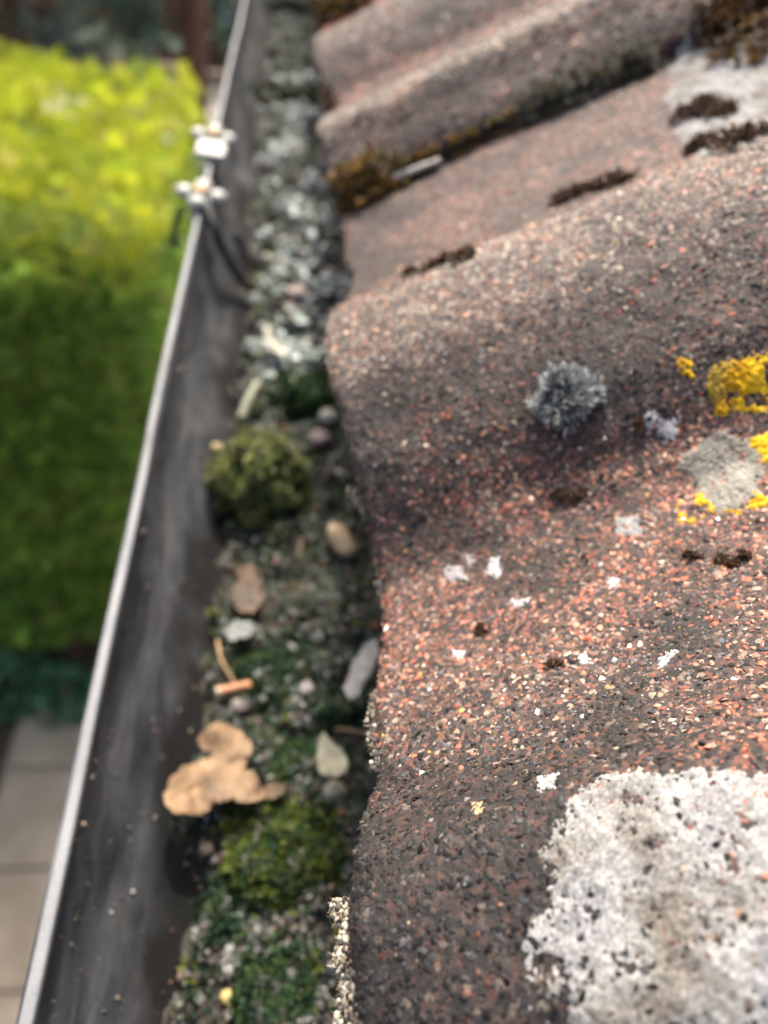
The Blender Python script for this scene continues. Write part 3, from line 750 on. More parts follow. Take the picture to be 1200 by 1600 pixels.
p = bed_at(405, 775) + np.array([0, 0, .006])
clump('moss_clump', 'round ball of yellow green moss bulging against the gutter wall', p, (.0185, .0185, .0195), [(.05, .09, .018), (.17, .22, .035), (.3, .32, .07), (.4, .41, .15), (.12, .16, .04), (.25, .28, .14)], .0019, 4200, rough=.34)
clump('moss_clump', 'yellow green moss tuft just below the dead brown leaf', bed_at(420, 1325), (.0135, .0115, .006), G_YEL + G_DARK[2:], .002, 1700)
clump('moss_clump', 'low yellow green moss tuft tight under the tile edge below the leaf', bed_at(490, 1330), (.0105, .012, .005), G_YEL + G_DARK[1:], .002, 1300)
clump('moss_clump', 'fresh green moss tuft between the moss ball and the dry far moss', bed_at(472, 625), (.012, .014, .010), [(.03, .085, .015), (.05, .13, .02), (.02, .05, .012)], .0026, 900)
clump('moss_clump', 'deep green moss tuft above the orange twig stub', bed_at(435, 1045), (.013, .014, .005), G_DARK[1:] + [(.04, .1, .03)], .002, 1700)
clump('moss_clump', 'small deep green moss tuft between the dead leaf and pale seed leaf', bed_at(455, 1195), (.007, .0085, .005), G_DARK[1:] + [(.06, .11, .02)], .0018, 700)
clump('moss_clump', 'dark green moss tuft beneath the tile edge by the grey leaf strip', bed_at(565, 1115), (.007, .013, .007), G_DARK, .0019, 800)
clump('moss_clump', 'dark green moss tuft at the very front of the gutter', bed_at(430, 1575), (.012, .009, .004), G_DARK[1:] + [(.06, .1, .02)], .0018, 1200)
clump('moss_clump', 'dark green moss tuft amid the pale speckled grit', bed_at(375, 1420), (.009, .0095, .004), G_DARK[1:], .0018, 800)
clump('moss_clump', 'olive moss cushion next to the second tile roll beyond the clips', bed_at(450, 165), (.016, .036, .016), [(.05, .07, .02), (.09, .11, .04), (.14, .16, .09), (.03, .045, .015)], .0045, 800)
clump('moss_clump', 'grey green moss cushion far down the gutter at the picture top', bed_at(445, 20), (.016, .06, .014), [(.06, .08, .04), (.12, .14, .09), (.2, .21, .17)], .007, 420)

# ------------------------------------------------------------------ litter in the gutter
def solid_leaf(name, label, outline, P_at, curl, cols, cat='leaf', thick=.00025, vein=True, cuts=4):
    """outline: list of picture points; P_at maps one to a point in the gutter"""
    o2 = []
    for (xa, ya), (xb_, yb_) in zip(outline, outline[1:] + outline[:1]):
        nx_, ny_ = yb_ - ya, xa - xb_; o2 += [(xa, ya)] + [(xa + (xb_ - xa) * t_ + nx_ * j_, ya + (yb_ - ya) * t_ + ny_ * j_) for t_, j_ in ((.35, rng.uniform(-.13, .13)), (.7, rng.uniform(-.13, .13)))]
    W_ = np.array([P_at(x, y) for x, y in o2]); c = W_.mean(0)
    bm = bmesh.new(); vs_ = [bm.verts.new(Vector(w_ - c)) for w_ in W_]; fc = bm.faces.new(vs_)
    bmesh.ops.triangulate(bm, faces=[fc]); bmesh.ops.subdivide_edges(bm, edges=bm.edges[:], cuts=cuts, use_grid_fill=True)
    V = np.array([v.co[:] for v in bm.verts]); T = np.array([[v.index for v in f_.verts] for f_ in bm.faces]) if all(len(f_.verts) == 3 for f_ in bm.faces) else None
    if T is None:
        bmesh.ops.triangulate(bm, faces=bm.faces[:]); bm.verts.index_update(); T = np.array([[v.index for v in f_.verts] for f_ in bm.faces]); V = np.array([v.co[:] for v in bm.verts])
    nrm = np.zeros(3)
    for t in T: nrm += np.cross(V[t[1]] - V[t[0]], V[t[2]] - V[t[0]])
    nrm /= np.linalg.norm(nrm)
    if nrm[2] < 0: nrm = -nrm; T = T[:, ::-1]
    r = np.linalg.norm(V, axis=1); rm = r.max()
    z = curl * (r / rm) ** 2 * rm + (fbm(V + c, 110, 3, 12) - .5) * rm * .2 + (vnoise(V + c, 600, 14) - .5) * rm * .02
    V = V + z[:, None] * nrm
    C = np.array(cols[0]) + (np.array(cols[1]) - np.array(cols[0])) * np.clip(fbm(V + c, 160, 4, 55)[:, None] * 2.6 - .55, 0, 1.15)
    C = C * np.where(vnoise(V + c, 700, 56) > .85, .65, 1.0)[:, None]
    bm2 = bmesh.new(); bv = [bm2.verts.new(Vector(v)) for v in V]
    n1 = len(V); edges = {}
    for t in T:
        for a, b in ((t[0], t[1]), (t[1], t[2]), (t[2], t[0])): edges[(a, b)] = edges.get((a, b), 0) + 1
    bnd = [(a, b) for (a, b) in edges if (b, a) not in edges]
    Vb = V - nrm * thick; side = []
    for a, b in bnd: side += [[b, a, a + n1], [b, a + n1, b + n1]]
    bm.free(); bm2.free()
    VV = np.vstack([V, Vb]) + c; TT = np.vstack([T, T[:, ::-1] + n1] + ([np.array(side)] if side else []))
    return tag(mesh(name, VV, TT, M_DEAD, col=np.vstack([C, C * .8]), origin=c, smooth=True), label, cat)

def zpt(x, y): return 200 + x / 2.462, 950 + y / 2.462        # outline read from an enlarged view
def on_plane(z, slx=0.0, x0=0.0):
    def f_(px, py):
        r = ray(px, py); # plane z = z + slx * (x - x0)
        t = (z - 3.5 - slx * x0) / (r[2] - slx * r[0]); t = (z - 3.5 + slx * (0 - x0)) / (r[2] - slx * r[0]); return EYE + r * t
    return f_
def drape(l):
    def f_(px, py):
        a, b = gut_wall(px, py, l), bed_at(px, py) + np.array([0, 0, l])
        return a if np.linalg.norm(a - EYE) < np.linalg.norm(b - EYE) else b
    return f_
def fitted(pts, l):
    Q = np.array([drape(l)(*p) for p in pts]); c = Q.mean(0); nn = np.linalg.svd(Q - c)[2][2]
    def f_(px, py):
        r_ = ray(px, py); return EYE + r_ * ((c - EYE).dot(nn) / r_.dot(nn))
    return f_
leafpts = [zpt(*p) for p in [(268, 505), (300, 472), (335, 455), (370, 456), (405, 470), (445, 498), (472, 522), (476, 548), (455, 590), (442, 622), (482, 625), (500, 672), (524, 742), (480, 752), (440, 757), (405, 738), (368, 742), (330, 752), (300, 788), (275, 803), (220, 800), (165, 803), (140, 770), (136, 738), (150, 690), (165, 655), (220, 612), (265, 592), (312, 577), (328, 563), (296, 550), (272, 532)]]
big_leaf = solid_leaf('dead_leaf', 'curled tan brown lobed dead leaf lying against the gutter wall', leafpts, fitted(leafpts, .0105), .1, [(.08, .044, .021), (.28, .18, .098)], thick=.0003, cuts=7)
def vein(pts):
    lf = fitted(leafpts, .0105); W3 = np.array([lf(*zpt(*p)) for p in pts]); Q = np.array([np.interp(np.linspace(0, 1, 12), np.linspace(0, 1, len(W3)), W3[:, a]) for a in range(3)]).T
    me = big_leaf.data; LV = np.array([v.co[:] for v in me.vertices]) + ORG[big_leaf.name]
    for k_ in range(len(Q)):
        near = LV[np.argmin(np.linalg.norm((LV - Q[k_])[:, :2], axis=1))]; Q[k_, 2] = near[2] + .0001
    V, T = limb(Q, .00035, .00018, 6); mesh('vein', V, T, M_DEAD, big_leaf, col=np.repeat([(.2, .115, .055)], len(V), 0), smooth=True)
vein([(150, 745), (220, 700), (310, 650), (395, 590), (455, 530)]); vein([(330, 640), (400, 665), (500, 730)]); vein([(395, 590), (340, 520), (300, 500)]); vein([(230, 695), (250, 740), (262, 785)])
solid_leaf('seed_leaf', 'pale grey green teardrop seed leaf lying near the tile edge', [(505, 1145), (517, 1158), (532, 1170), (542, 1188), (540, 1205), (525, 1214), (505, 1212), (496, 1198), (497, 1175)], on_plane(GZ - .027), .12, [(.22, .22, .15), (.46, .45, .33)])
solid_leaf('leaf_strip', 'long pale grey leaf strip poking out from beneath the tile edge', [(588, 1000), (592, 1030), (575, 1060), (560, 1090), (548, 1095), (535, 1075), (548, 1045), (565, 1015)], on_plane(GZ - .022), .1, [(.22, .22, .21), (.42, .42, .4)])
solid_leaf('dead_leaf', 'dark brown wet leaf scrap below the moss ball', [(372, 895), (392, 885), (408, 905), (410, 940), (395, 962), (372, 955), (360, 930)], on_plane(GZ - .038), .12, [(.03, .016, .007), (.11, .06, .025)])
solid_leaf('dead_leaf', 'small ochre leaf scrap at the tip of the tan leaf', [(412, 1232), (432, 1222), (446, 1228), (442, 1242), (425, 1250), (412, 1246)], on_plane(GZ - .036), .1, [(.05, .028, .01), (.14, .085, .035)])
solid_leaf('dead_leaf', 'pale grey scrap of leaf under the moss ball beside the stones', [(348, 985), (368, 968), (392, 972), (400, 985), (385, 998), (358, 1002)], on_plane(GZ - .036), .14, [(.09, .1, .1), (.2, .22, .21)])
solid_leaf('dead_leaf', 'long straw coloured leaf blade among the dry far moss', [(412, 520), (420, 512), (440, 540), (446, 558), (436, 556), (420, 538)], on_plane(GZ - .030), .1, [(.26, .24, .18), (.5, .47, .38)])

def stone(name, label, c, rad, cols, spin=0., tilt=0., cat='stone', seed=1, seg=3):
    bm = bmesh.new(); bmesh.ops.create_icosphere(bm, subdivisions=seg, radius=1)
    V = np.array([v.co[:] for v in bm.verts]); T = np.array([[v.index for v in f_.verts] for f_ in bm.faces]); bm.free()
    k = .55 + .9 * fbm(V + seed * 3.1, 1.5, 4, seed); col = np.array(cols[0]) + (np.array(cols[1]) - np.array(cols[0])) * np.clip(fbm(V + seed, 2.2, 4, seed + 5) * 2 - .5, 0, 1)[:, None]
    V = np.sign(V) * np.abs(V) ** .8; V = V * k[:, None] * np.array(rad) * .68; Rm = np.array((Matrix.Rotation(spin, 3, 'Z') @ Matrix.Rotation(tilt, 3, 'X'))); V = V @ Rm.T + np.array(c)
    return tag(mesh(name, V, T, M_STONE, col=col * .75), label, cat)
def on_bed(px, py, up=.002): return bed_at(px, py) + np.array([0, 0, up])
stone('wood_chip', 'ochre and grey oblong bark chip below the tile edge', on_bed(528, 868, .010), (.0068, .0125, .0055), [(.2, .13, .03), (.5, .4, .3)], .45, .15, 'wood chip', 3)
stone('tile_crumb', 'pinkish grey crumb of tile right beside the moss ball', on_bed(498, 700, .006), (.0065, .0075, .005), [(.14, .105, .1), (.3, .235, .225)], .2, 0, 'stone', 5)
stone('tile_crumb', 'pale chalky crumb wedged above the pinkish one at the tile edge', on_bed(510, 668, .007), (.006, .005, .004), [(.3, .32, .28), (.5, .52, .46)], .9, 0, 'stone', 7)
stone('pebble', 'pinkish grey pebble in the dry moss below the cable end', on_bed(462, 470, .004), (.0085, .0085, .006), [(.17, .13, .115), (.34, .27, .24)], .3, 0, 'stone', 8)
stone('pebble', 'grey stone in the shade under the pale seed leaf', on_bed(520, 1245, .003), (.0055, .005, .004), [(.16, .15, .11), (.34, .33, .28)], 0, 0, 'stone', 9)
stone('pebble', 'small pinkish pebble against the gutter wall below the tan leaf', on_bed(322, 1330, .003), (.003, .0034, .0028), [(.26, .2, .15), (.44, .36, .3)], 0, 0, 'stone', 10)
stone('pebble', 'grey pebble at the foot of the leaf strip', on_bed(478, 1085, .003), (.0038, .0042, .003), [(.15, .135, .13), (.3, .27, .26)], 0, 0, 'stone', 11)
stone('pebble', 'yellowish seed husk on the moss nearest the bottom of the picture', on_bed(354, 1562, .003), (.0021, .0024, .002), [(.5, .36, .06), (.62, .54, .28)], 0, 0, 'seed', 12)
stone('pebble', 'pale pebble by the wall beside the yellow husk', on_bed(356, 1518, .002), (.0021, .0026, .0018), [(.3, .29, .25), (.52, .5, .45)], .5, 0, 'stone', 13)
stone('pebble', 'tan pebble stuck on the wall side of the moss ball', on_bed(340, 728, .010), (.0038, .0042, .0036), [(.22, .16, .07), (.42, .33, .18)], 0, 0, 'stone', 14)
stone('pebble', 'grey brown stone between the dead leaf and orange twig stub', on_bed(375, 1108, .002), (.004, .0035, .0025), [(.12, .1, .09), (.26, .23, .21)], .3, 0, 'stone', 15)
stone('tile_crumb', 'rust red crumb of tile in the shadow under the moss ball', on_bed(452, 800, .003), (.003, .0052, .003), [(.16, .06, .04), (.26, .11, .075)], -.6, 0, 'stone', 16)

def stick(name, label, pts, r0, r1, col, tip=None, cat='twig', mat=None):
    P = np.array(pts, float); m = 14; t = np.linspace(0, 1, m); tt = np.linspace(0, 1, len(P))
    Q = np.array([np.interp(t, tt, P[:, a]) for a in range(3)]).T
    if len(P) > 2:
        for _ in range(3): Q[1:-1] = (Q[:-2] + 2 * Q[1:-1] + Q[2:]) / 4
    Q += (fbm(Q, 400, 2, 5)[:, None] - .5) * r0 * .5
    V, T = limb(Q, r0, r1, 9); C = np.repeat([col], len(V), 0).astype(float) * (.75 + .5 * vnoise(V, 600, 3)[:, None])
    if tip is not None: C[:9] = tip; C[-2] = tip
    return tag(mesh(name, V, T, mat or M_STONE, col=C, smooth=True), label, cat)
stick('twig', 'short orange brown twig stub with a pale cut end', [on_bed(338, 1097, .006), on_bed(365, 1090, .006), on_bed(391, 1082, .005)], .0017, .0016, (.36, .17, .09), (.75, .66, .55))
stick('twig', 'thin tan stem leaning on the gutter wall above the twig stub', [on_bed(340, 1015, .006), on_bed(345, 1045, .005), on_bed(366, 1078, .004)], .0006, .0005, (.34, .23, .12))
stick('twig', 'hair thin brown stalk reaching from the seed leaf to the tile', [on_bed(520, 1150, .005), on_bed(550, 1162, .009), on_bed(578, 1180, .014)], .0004, .0003, (.2, .14, .09))
stick('twig', 'pale mossy twig leaning on the gutter wall beyond the moss ball', [on_bed(375, 665, .003), on_bed(388, 635, .005), on_bed(402, 608, .004)], .0024, .002, (.2, .21, .15))
stick('twig', 'dark twig lying in the gap between the moss ball and bark chip', [on_bed(470, 850, .003), on_bed(462, 900, .004)], .0009, .0006, (.09, .06, .04))

# dozens of bigger grains and crumbs that can be told apart in the near gutter
k = 0
spots = [(405, 1455), (392, 1475), (420, 1490), (372, 1465), (440, 1480), (455, 1500), (412, 1515), (385, 1520), (470, 1470), (348, 1445), (430, 1440), (465, 1100), (510, 1060), (520, 1010), (480, 1130), (455, 1125), (402, 1130), (500, 960), (470, 985), (545, 930)]
for px, py in spots:
    stone('grit_crumb', 'small pale crumb of grit lying on the dark gutter moss', on_bed(px, py, .0022), rng.uniform(.0009, .0015, 3), [(.2, .18, .17), (.38, .36, .33)], rng.uniform(0, 3), 0, 'grit', 30 + k, 2)['group'] = 'pale crumbs on the gutter moss'
    k += 1

# ------------------------------------------------------------------ clips and cable on the rim
def ball(c, r, sq=(1, 1, 1), seg=2):
    bm = bmesh.new(); bmesh.ops.create_icosphere(bm, subdivisions=seg, radius=1)
    for v in bm.verts: v.co = Vector(c) + Vector((v.co.x * r * sq[0], v.co.y * r * sq[1], v.co.z * r * sq[2]))
    return bm
def clip_(label, px, py, tab):
    r = ray(px, py); c = EYE + r * ((GD - .006) / -r[2]); c[0] = GXL - .001
    e = empty('cable_clip', c - [0, 0, .008], label, 'clip', 'white clips on the gutter rim')
    bobj('saddle', box(c[0] - .0058, c[0] + .0058, c[1] - .007, c[1] + .007, GZ - .007, GZ + .0042, .0012), M_WHITE, e)
    for dx, dy in ((-.0088, .001), (.0088, -.001), (.0005, .0105), (-.001, -.0105)):
        if tab and dy < -.005: continue
        bobj('lobe', ball((c[0] + dx, c[1] + dy, GZ + .0062), .0052, (1, 1.05, .62)), M_WHITE, e, smooth=True)
    bm = bmesh.new(); bmesh.ops.create_cone(bm, segments=6, radius1=.0042, radius2=.0036, depth=.0045, cap_ends=True, matrix=Matrix.Translation((c[0], c[1], GZ + .0075)))
    bobj('bolt', bm, M_BRASS, e)
    if tab: bobj('tab', box(c[0] - .0085, c[0] + .0088, c[1] - .032, c[1] - .0085, GZ + .0035, GZ + .0075, .0012), M_WHITE, e)
clip_('white four lobed clip with flat square tab, farther along the rim', 331, 213, True)
clip_('white four lobed clip without a tab, nearer one at the black cable', 312, 303, False)
def W_(px, py, l): return gut_wall(px, py, l)
stick('cable', 'thin black cable looping from the rim clip into the gutter', [EYE + ray(322, 318) * ((GD - .002) / -ray(322, 318)[2]), W_(337, 362, .009), W_(352, 402, .008), W_(378, 438, .007), W_(398, 458, .006), on_bed(415, 468, .003)], .0025, .0025, (.016, .016, .017), cat='cable')
stick('cable', 'short black cable stub lying on the gutter wall above the loop', [W_(366, 366, .005), W_(382, 388, .005), W_(402, 412, .005)], .0028, .0026, (.016, .016, .017), cat='cable')
a0 = EYE + ray(303, 325) * (GD / -ray(303, 325)[2])
stick('cable', 'black cable end hanging outside the rim beneath the nearer clip', [a0 + [-.006, .0, 0], a0 + [-.011, -.006, -.012], a0 + [-.009, -.008, -.02]], .0016, .0016, (.016, .016, .017), cat='cable')

# ------------------------------------------------------------------ growth on the tiles
def cells(s, u, c, seed):
    """distance to the nearest and second nearest of scattered points, and the id of the nearest"""
    x, y = s / c, u / c; i0, j0 = np.floor(x), np.floor(y); f1 = np.full(len(x), 9.); f2 = f1.copy(); cid = np.zeros(len(x)); k = np.full(len(x), seed)
    for a in (-1, 0, 1):
        for b in (-1, 0, 1):
            ii, jj = i0 + a, j0 + b; d = np.hypot(ii + _hash(ii, jj, k, 1) - x, jj + _hash(ii, jj, k, 2) - y); h = _hash(ii, jj, k, 3)
            n1 = d < f1; f2 = np.where(n1, f1, np.minimum(f2, d)); cid = np.where(n1, h, cid); f1 = np.minimum(f1, d)
    return f1, f2, cid
def patch(name, label, poly, hmax, cell, pal, rag=.0016, holes=.3, seed=0, fade=.003, bump=.5, cat='lichen', big=90, crack=.5):
    """a thin cracked crust that follows the tile and thins out to nothing at its edge"""
    SU = np.array([roof_at(*p) for p in poly]); mn, mx = SU.min(0) - .003, SU.max(0) + .003; mn[1] = max(mn[1], .0005)
    res = cell * .3; ns, nu_ = int((mx[0] - mn[0]) / res) + 2, int((mx[1] - mn[1]) / res) + 2
    A, B = np.meshgrid(np.linspace(mn[0], mx[0], ns), np.linspace(mn[1], mx[1], nu_)); s, u = A.ravel(), B.ravel()
    P2 = np.column_stack([s, u, np.full(len(s), seed * 1.7)])
    d = polydist(s, u, SU) + (fbm(P2, .35 / rag, 4, 200 + seed) - .5) * 3.4 * rag
    d = np.minimum(d, (fbm(P2, .16 / cell, 3, 300 + seed) + .25 * (fbm(P2, big, 2, 310 + seed) - .5) - holes) * cell * 12)
    f1, f2, cid = cells(s + (fbm(P2, .5 / cell, 2, 7) - .5) * cell, u + (fbm(P2, .5 / cell, 2, 8) - .5) * cell, cell, seed)
    e = np.clip((f2 - f1) / .3, 0, 1); m = np.clip(d / fade, -1, 1)
    h = np.where(m > 0, hmax * np.sqrt(np.maximum(m, 0)), m * hmax * 1.5) - .00008 + (e * (.5 + cid) - .6) * cell * bump * .4 + (fbm(P2, 1.2 / cell, 2, 13) - .5) * hmax * .9
    P = surf(s, u) + surf_n(s) * h[:, None]
    pal = np.array(pal, float); t = np.clip(fbm(P2, 130, 4, 500 + seed) * 2.2 - .6, 0, .999) * (len(pal) - 1); i0 = t.astype(int)
    C = pal[i0] + (pal[np.minimum(i0 + 1, len(pal) - 1)] - pal[i0]) * (t - i0)[:, None]
    C = C * (.8 + .4 * cid)[:, None] * (crack + (1 - crack) * e)[:, None]
    I = np.arange(len(s)).reshape(nu_, ns); F = np.stack([I[:-1, :-1], I[1:, :-1], I[1:, 1:], I[:-1, 1:]], -1).reshape(-1, 4)
    F = F[(d[F] > -.0012).any(1)]; us_ = np.unique(F); rm = np.zeros(len(s), np.int64); rm[us_] = np.arange(len(us_))
    return tag(mesh(name, P[us_], rm[F], M_LICHEN, col=C[us_], smooth=True, origin=P[us_].mean(0)), label, cat)
WHT = [(.145, .13, .112), (.185, .18, .168), (.235, .23, .22), (.265, .265, .258), (.21, .21, .212)]
YEL = [(.3, .2, .03), (.46, .24, .006), (.6, .36, .008), (.64, .42, .02), (.44, .2, .004)]
patch('lichen_patch', 'large crusty white lichen patch at the front of the nearest tile', [(930, 1235), (985, 1215), (1040, 1250), (1100, 1225), (1200, 1230), (1290, 1300), (1290, 1700), (900, 1700), (885, 1590), (855, 1520), (830, 1470), (850, 1400), (845, 1330), (890, 1290)], .0006, .0007, WHT, .0052, .24, 1, .011, .28, crack=.5)
patch('lichen_patch', 'white lichen patch between the tile rolls, far up the slope', [(1040, 130), (1062, 85), (1100, 55), (1160, 50), (1260, 30), (1280, 180), (1180, 225), (1110, 245), (1060, 205)], .0009, .0014, WHT, .0045, .28, 2, .006, .5)
patch('lichen_patch', 'grey green lichen disc ringed by yellow lichen', [(1095, 700), (1130, 680), (1170, 690), (1200, 720), (1190, 770), (1150, 790), (1120, 800), (1085, 760), (1070, 730)], .0006, .00055, [(.14, .13, .11), (.22, .21, .175), (.27, .26, .22)], .0024, .3, 3, .003, .5)
patch('lichen_patch', 'large bright yellow lichen cluster above the grey green disc', [(1115, 580), (1160, 570), (1200, 556), (1260, 560), (1250, 620), (1190, 640), (1150, 655), (1120, 655), (1112, 625)], .0007, .0006, YEL, .003, .385, 4, .0024, .9)
patch('lichen_patch', 'bright yellow lichen cluster beside the grey green disc', [(1165, 690), (1200, 670), (1240, 680), (1240, 730), (1190, 725)], .0007, .0006, YEL, .003, .385, 5, .0024, .9)
patch('lichen_patch', 'bright yellow lichen cluster below the grey green disc', [(1052, 790), (1070, 775), (1098, 772), (1122, 795), (1118, 808), (1085, 815), (1065, 815)], .0007, .0006, YEL, .0016, .3, 6, .0018, .9)
patch('lichen_patch', 'thin yellow lichen crumbs lowest along the grey green disc', [(1130, 800), (1160, 785), (1175, 765), (1240, 775), (1230, 795), (1150, 812)], .0007, .0006, YEL, .003, .385, 7, .0024, .9)
patch('lichen_patch', 'small round yellow lichen spot apart from the big cluster', [(1065, 565), (1080, 560), (1090, 575), (1085, 592), (1070, 588)], .0007, .0006, YEL, .0016, .3, 8, .0018, .9)
patch('lichen_patch', 'two small yellow lichen dots on the edge of the grey disc', [(1062, 728), (1078, 722), (1080, 742), (1066, 752)], .0007, .0006, YEL, .0016, .3, 9, .0018, .9)
for i, (poly, lab) in enumerate([
    ([(700, 885), (725, 888), (730, 906), (705, 912), (695, 898)], 'tiny white lichen spot, first of two in the middle of the pan'),
    ([(725, 868), (745, 872), (750, 884), (735, 886)], 'faint white lichen speck above the two white spots'),
    ([(765, 875), (785, 868), (788, 885), (778, 905), (762, 896)], 'tiny white lichen spot, second of two in the middle of the pan'),
    ([(1005, 650), (1030, 640), (1062, 645), (1070, 672), (1045, 690), (1030, 712), (1010, 690)], 'scattered white lichen flecks between the grey cushion and yellow lichen'),
    ([(1030, 1022), (1060, 1016), (1062, 1034), (1035, 1040)], 'white lichen chip below the middle of the pan'),
    ([(800, 942), (830, 938), (832, 952), (805, 955)], 'narrow white lichen fleck below the two spots'),
    ([(705, 1015), (725, 1020), (722, 1032), (708, 1030)], 'white lichen fleck nearest the tile edge in the pan'),
    ([(840, 1215), (875, 1210), (870, 1232), (845, 1232)], 'off white lichen fleck above the large crusty patch'),
    ([(900, 1025), (918, 1018), (925, 1040), (908, 1042)], 'white lichen fleck below the pan centre by a pit'),
    ([(955, 905), (970, 905), (965, 925), (950, 920)], 'white lichen fleck in the pan below the yellow lichen'),
    ([(960, 815), (995, 812), (1000, 835), (965, 838)], 'dull grey lichen fleck below the grey cushion'),
    ([(728, 1250), (745, 1250), (746, 1266), (730, 1268)], 'single cream lichen speck on the dark lower roll')]):
    patch('lichen_spot', lab, poly, .0005, .0005, [(.2, .2, .19), (.27, .27, .26)] if 'dull' in lab else [(.28, .22, .12), (.34, .28, .16)] if 'cream' in lab else [(.25, .25, .25), (.36, .36, .37), (.42, .42, .43)], .0012, .42 if 'flecks' in lab else .3, 20 + i, .0022, .5)

# pale lichen crust on the drip edge of the tiles
def edge_crust(name, label, y0, y1, n_, size, out, pal=((.4, .35, .27), (.3, .26, .2), (.48, .45, .38), (.15, .12, .085))):
    s0 = [E_s(y) for y in (y0, y1)]; s = rng.uniform(min(s0), max(s0), n_)
    k = fbm(np.column_stack([s, s * 0, s * 0]), 140, 3, 401); m = k > .32; s, k = s[m], k[m]; N = len(s)
    q_ = rng.random(N); P = S2W(s, edge_shift(s) - out * (k - .25) * rng.uniform(-.3, 1, N) * 2, roof_h(s) + wob(s, s * 0) - RND - .001 - q_ * .008)
    sz = size * np.exp(rng.normal(0, .35, N)); C = pick(pal, np.ones(len(pal)), N)
    v = multi(DOMES, P, basis(-UH[None] + NH[None] * .6 + rng.normal(0, .5, (N, 3))), np.column_stack([sz, sz, sz]), C, C * .8)
    h = multi([HAIR], P, basis(-UH[None] + NH[None] * .3 + rng.normal(0, .7, (N, 3))), rng.uniform(.0006, .0014, N), C * .6, C)
    v = join([v, h])
    return tag(mesh(name, v[0], v[1], M_LICHEN, col=v[2], origin=P.mean(0)), label, 'lichen')
def E_s(py):    # distance along the eaves of a picture row on the tile edge
    tb_ = [(65, .2933), (205, .1504), (520, 0), (650, -.0289), (800, -.0526), (920, -.0686), (1060, -.0941), (1120, -.1039), (1230, -.1188), (1340, -.1321), (1420, -.1386), (1500, -.1443), (1600, -.1505)]
    return float(np.interp(py, [a for a, b in tb_], [b for a, b in tb_]))
edge_crust('lichen_crust', 'cream coloured fuzzy lichen crust along the front drip edge of the tile', 1385, 1750, 3000, .0006, .0046)
edge_crust('lichen_crust', 'thin pale lichen crust on the drip edge at the pan', 1055, 1180, 1000, .0005, .003)
edge_crust('lichen_crust', 'crumbly pale crust on the drip edge beside the bark chip', 740, 930, 1000, .00055, .003)

# grey moss cushion with white hair tips
def cushion(label, px, py, rad, N, colr, tips, hgt=.85, name='moss_cushion', hair=.0032):
    s, u = roof_at(px, py); c = surf(np.array([s]), np.array([u]))[0]; nn = surf_n(np.array([s]))[0]
    return clump(name, label, c, (rad, rad * .9, rad * hgt), colr, hair, N, tips, nn, .5, 'moss', [HAIR, BLADE], (.012, .014, .012))
cushion('round grey hairy moss cushion sitting on the red brown tile', 880, 625, .0048, 4600, [(.012, .02, .013), (.022, .032, .022)], [(.5, .52, .53), (.65, .67, .68), (.3, .32, .31), (.06, .08, .06)], .78, hair=.0021)
# dark moss remains in pits and joints
BRN = [(.06, .034, .02), (.1, .055, .03), (.14, .08, .04)]
def tuft(label, pts, rad, pal, N, size=.002, hgt=.6, name='moss_tuft', cat='moss'):
    """a ragged moss pad along a few points on the tile"""
    Vs = []; C0 = []
    for px, py in pts:
        s, u = roof_at(px + rng.uniform(-4, 4), py + rng.uniform(-3, 3)); rad_ = rad * rng.uniform(.45, 1.2); n1 = int(N * .75) // len(pts); d = rng.normal(0, 1, (n1, 2)); d *= (np.sqrt(rng.random(n1)) / np.linalg.norm(d, axis=1))[:, None]
        ss2, uu2 = s + d[:, 0] * rad_ * .8 + rng.normal(0, rad * .18, n1), np.maximum(u + d[:, 1] * rad_ * 1.2 + rng.normal(0, rad * .25, n1), .001); q_ = 1 - (d ** 2).sum(1); nn = surf_n(ss2)
        P = surf(ss2, uu2) + nn * (q_ * rad * hgt * rng.uniform(.2, 1, n1))[:, None]; C = pick(pal, np.ones(len(pal)), n1)
        Vs.append(multi(ROSES, P, basis(nn + rng.normal(0, .5, (n1, 3))), size * rng.uniform(.6, 1.3, n1), C * .6, C)); C0.append(P)
    v = join(Vs); return tag(mesh(name, v[0], v[1], M_MOSS, col=v[2], origin=np.vstack(C0).mean(0)), label, cat)
ORA = [(.14, .075, .014), (.22, .11, .02), (.08, .055, .018), (.15, .13, .03), (.3, .16, .03)]
tuft('orange brown moss pad at the lower end of the tile joint', [(560, 295), (580, 305), (600, 290), (545, 290)], .0095, ORA, 800, .003, .8)
tuft('narrow olive and orange moss line filling the joint under the second roll', [(625, 262), (650, 250), (680, 240), (710, 228), (740, 214), (770, 202), (800, 190)], .0022, ORA + [(.2, .18, .04)], 560, .002, .8)
tuft('dark mossy mass higher up the joint under the second roll', [(830, 178), (865, 165), (900, 150), (940, 138), (975, 122), (1010, 108)], .005, [(.05, .04, .02), (.09, .075, .03), (.16, .15, .1), (.28, .27, .22)], 700, .0026, .8)
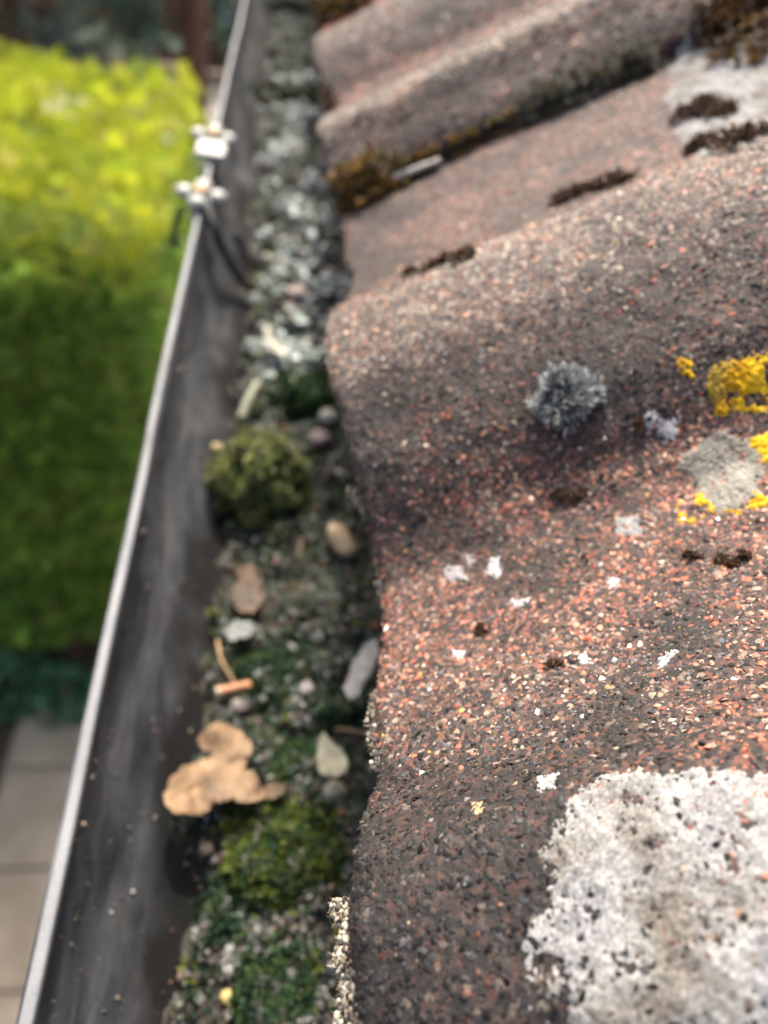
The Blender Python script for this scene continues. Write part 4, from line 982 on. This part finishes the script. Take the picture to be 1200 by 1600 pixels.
tuft('dark brown dry moss streak on the pan behind the nearest roll', [(878, 312), (900, 305), (925, 295), (950, 287), (970, 281)], .0042, BRN, 420, .0022, .5)
tuft('thin dark moss line low on the pan behind the nearest roll', [(645, 432), (670, 422), (700, 410), (725, 402)], .0026, BRN, 220, .0026, .4)
tuft('dark moss tuft on the upper part of the far white lichen', [(1080, 178), (1100, 172), (1120, 180)], .005, BRN, 260, .0026, .6)
tuft('dark moss tuft on the lower part of the far white lichen', [(1095, 230), (1125, 222), (1150, 222)], .0055, BRN, 320, .0026, .6)
tuft('rusty brown moss mass in the corner beyond the far white lichen', [(1130, 30), (1160, 40), (1190, 30), (1200, 70), (1170, 10)], .012, BRN + ORA[:2], 480, .005, .6)
tuft('dark brown moss remnant under the grey cushion', [(875, 775), (890, 785), (902, 772)], .0015, BRN, 160, .0012, .4)
tuft('blackish moss speck in a pit left of the tile centre', [(750, 985), (757, 990)], .0008, BRN, 80, .0012, .5)
tuft('blackish moss speck in a pit under the white lichen chip', [(865, 1045), (870, 1040)], .0007, BRN, 70, .0012, .5)
tuft('blackish moss dot below the thin yellow lichen crumbs', [(1075, 870), (1085, 872)], .0009, BRN, 80, .0012, .5)
tuft('dark moss streak reaching the picture border below the yellow lichen', [(1125, 875), (1145, 880), (1165, 872)], .001, BRN, 120, .0014, .5)
tuft('black moss dot beside the scattered white flecks', [(993, 662), (996, 668)], .0007, BRN, 70, .0012, .5)
tuft('thick dark moss plug under the fourth tile roll at the picture top', [(500, 30), (520, 22), (545, 16), (570, 8)], .014, ORA + BRN, 420, .006, .7)
tuft('dark wisp of moss in the joint at the head of the third roll', [(505, 160), (508, 172)], .007, BRN, 140, .004, .5)
s0, u0 = roof_at(618, 290); s1, u1 = roof_at(692, 262)
stick('straw', 'pale straw stalk lying next to the orange brown moss pad', [surf(np.array([s0]), np.array([u0]), lift=.003)[0], surf(np.array([s1]), np.array([u1]), lift=.003)[0]], .0013, .0011, (.4, .36, .32), cat='straw')
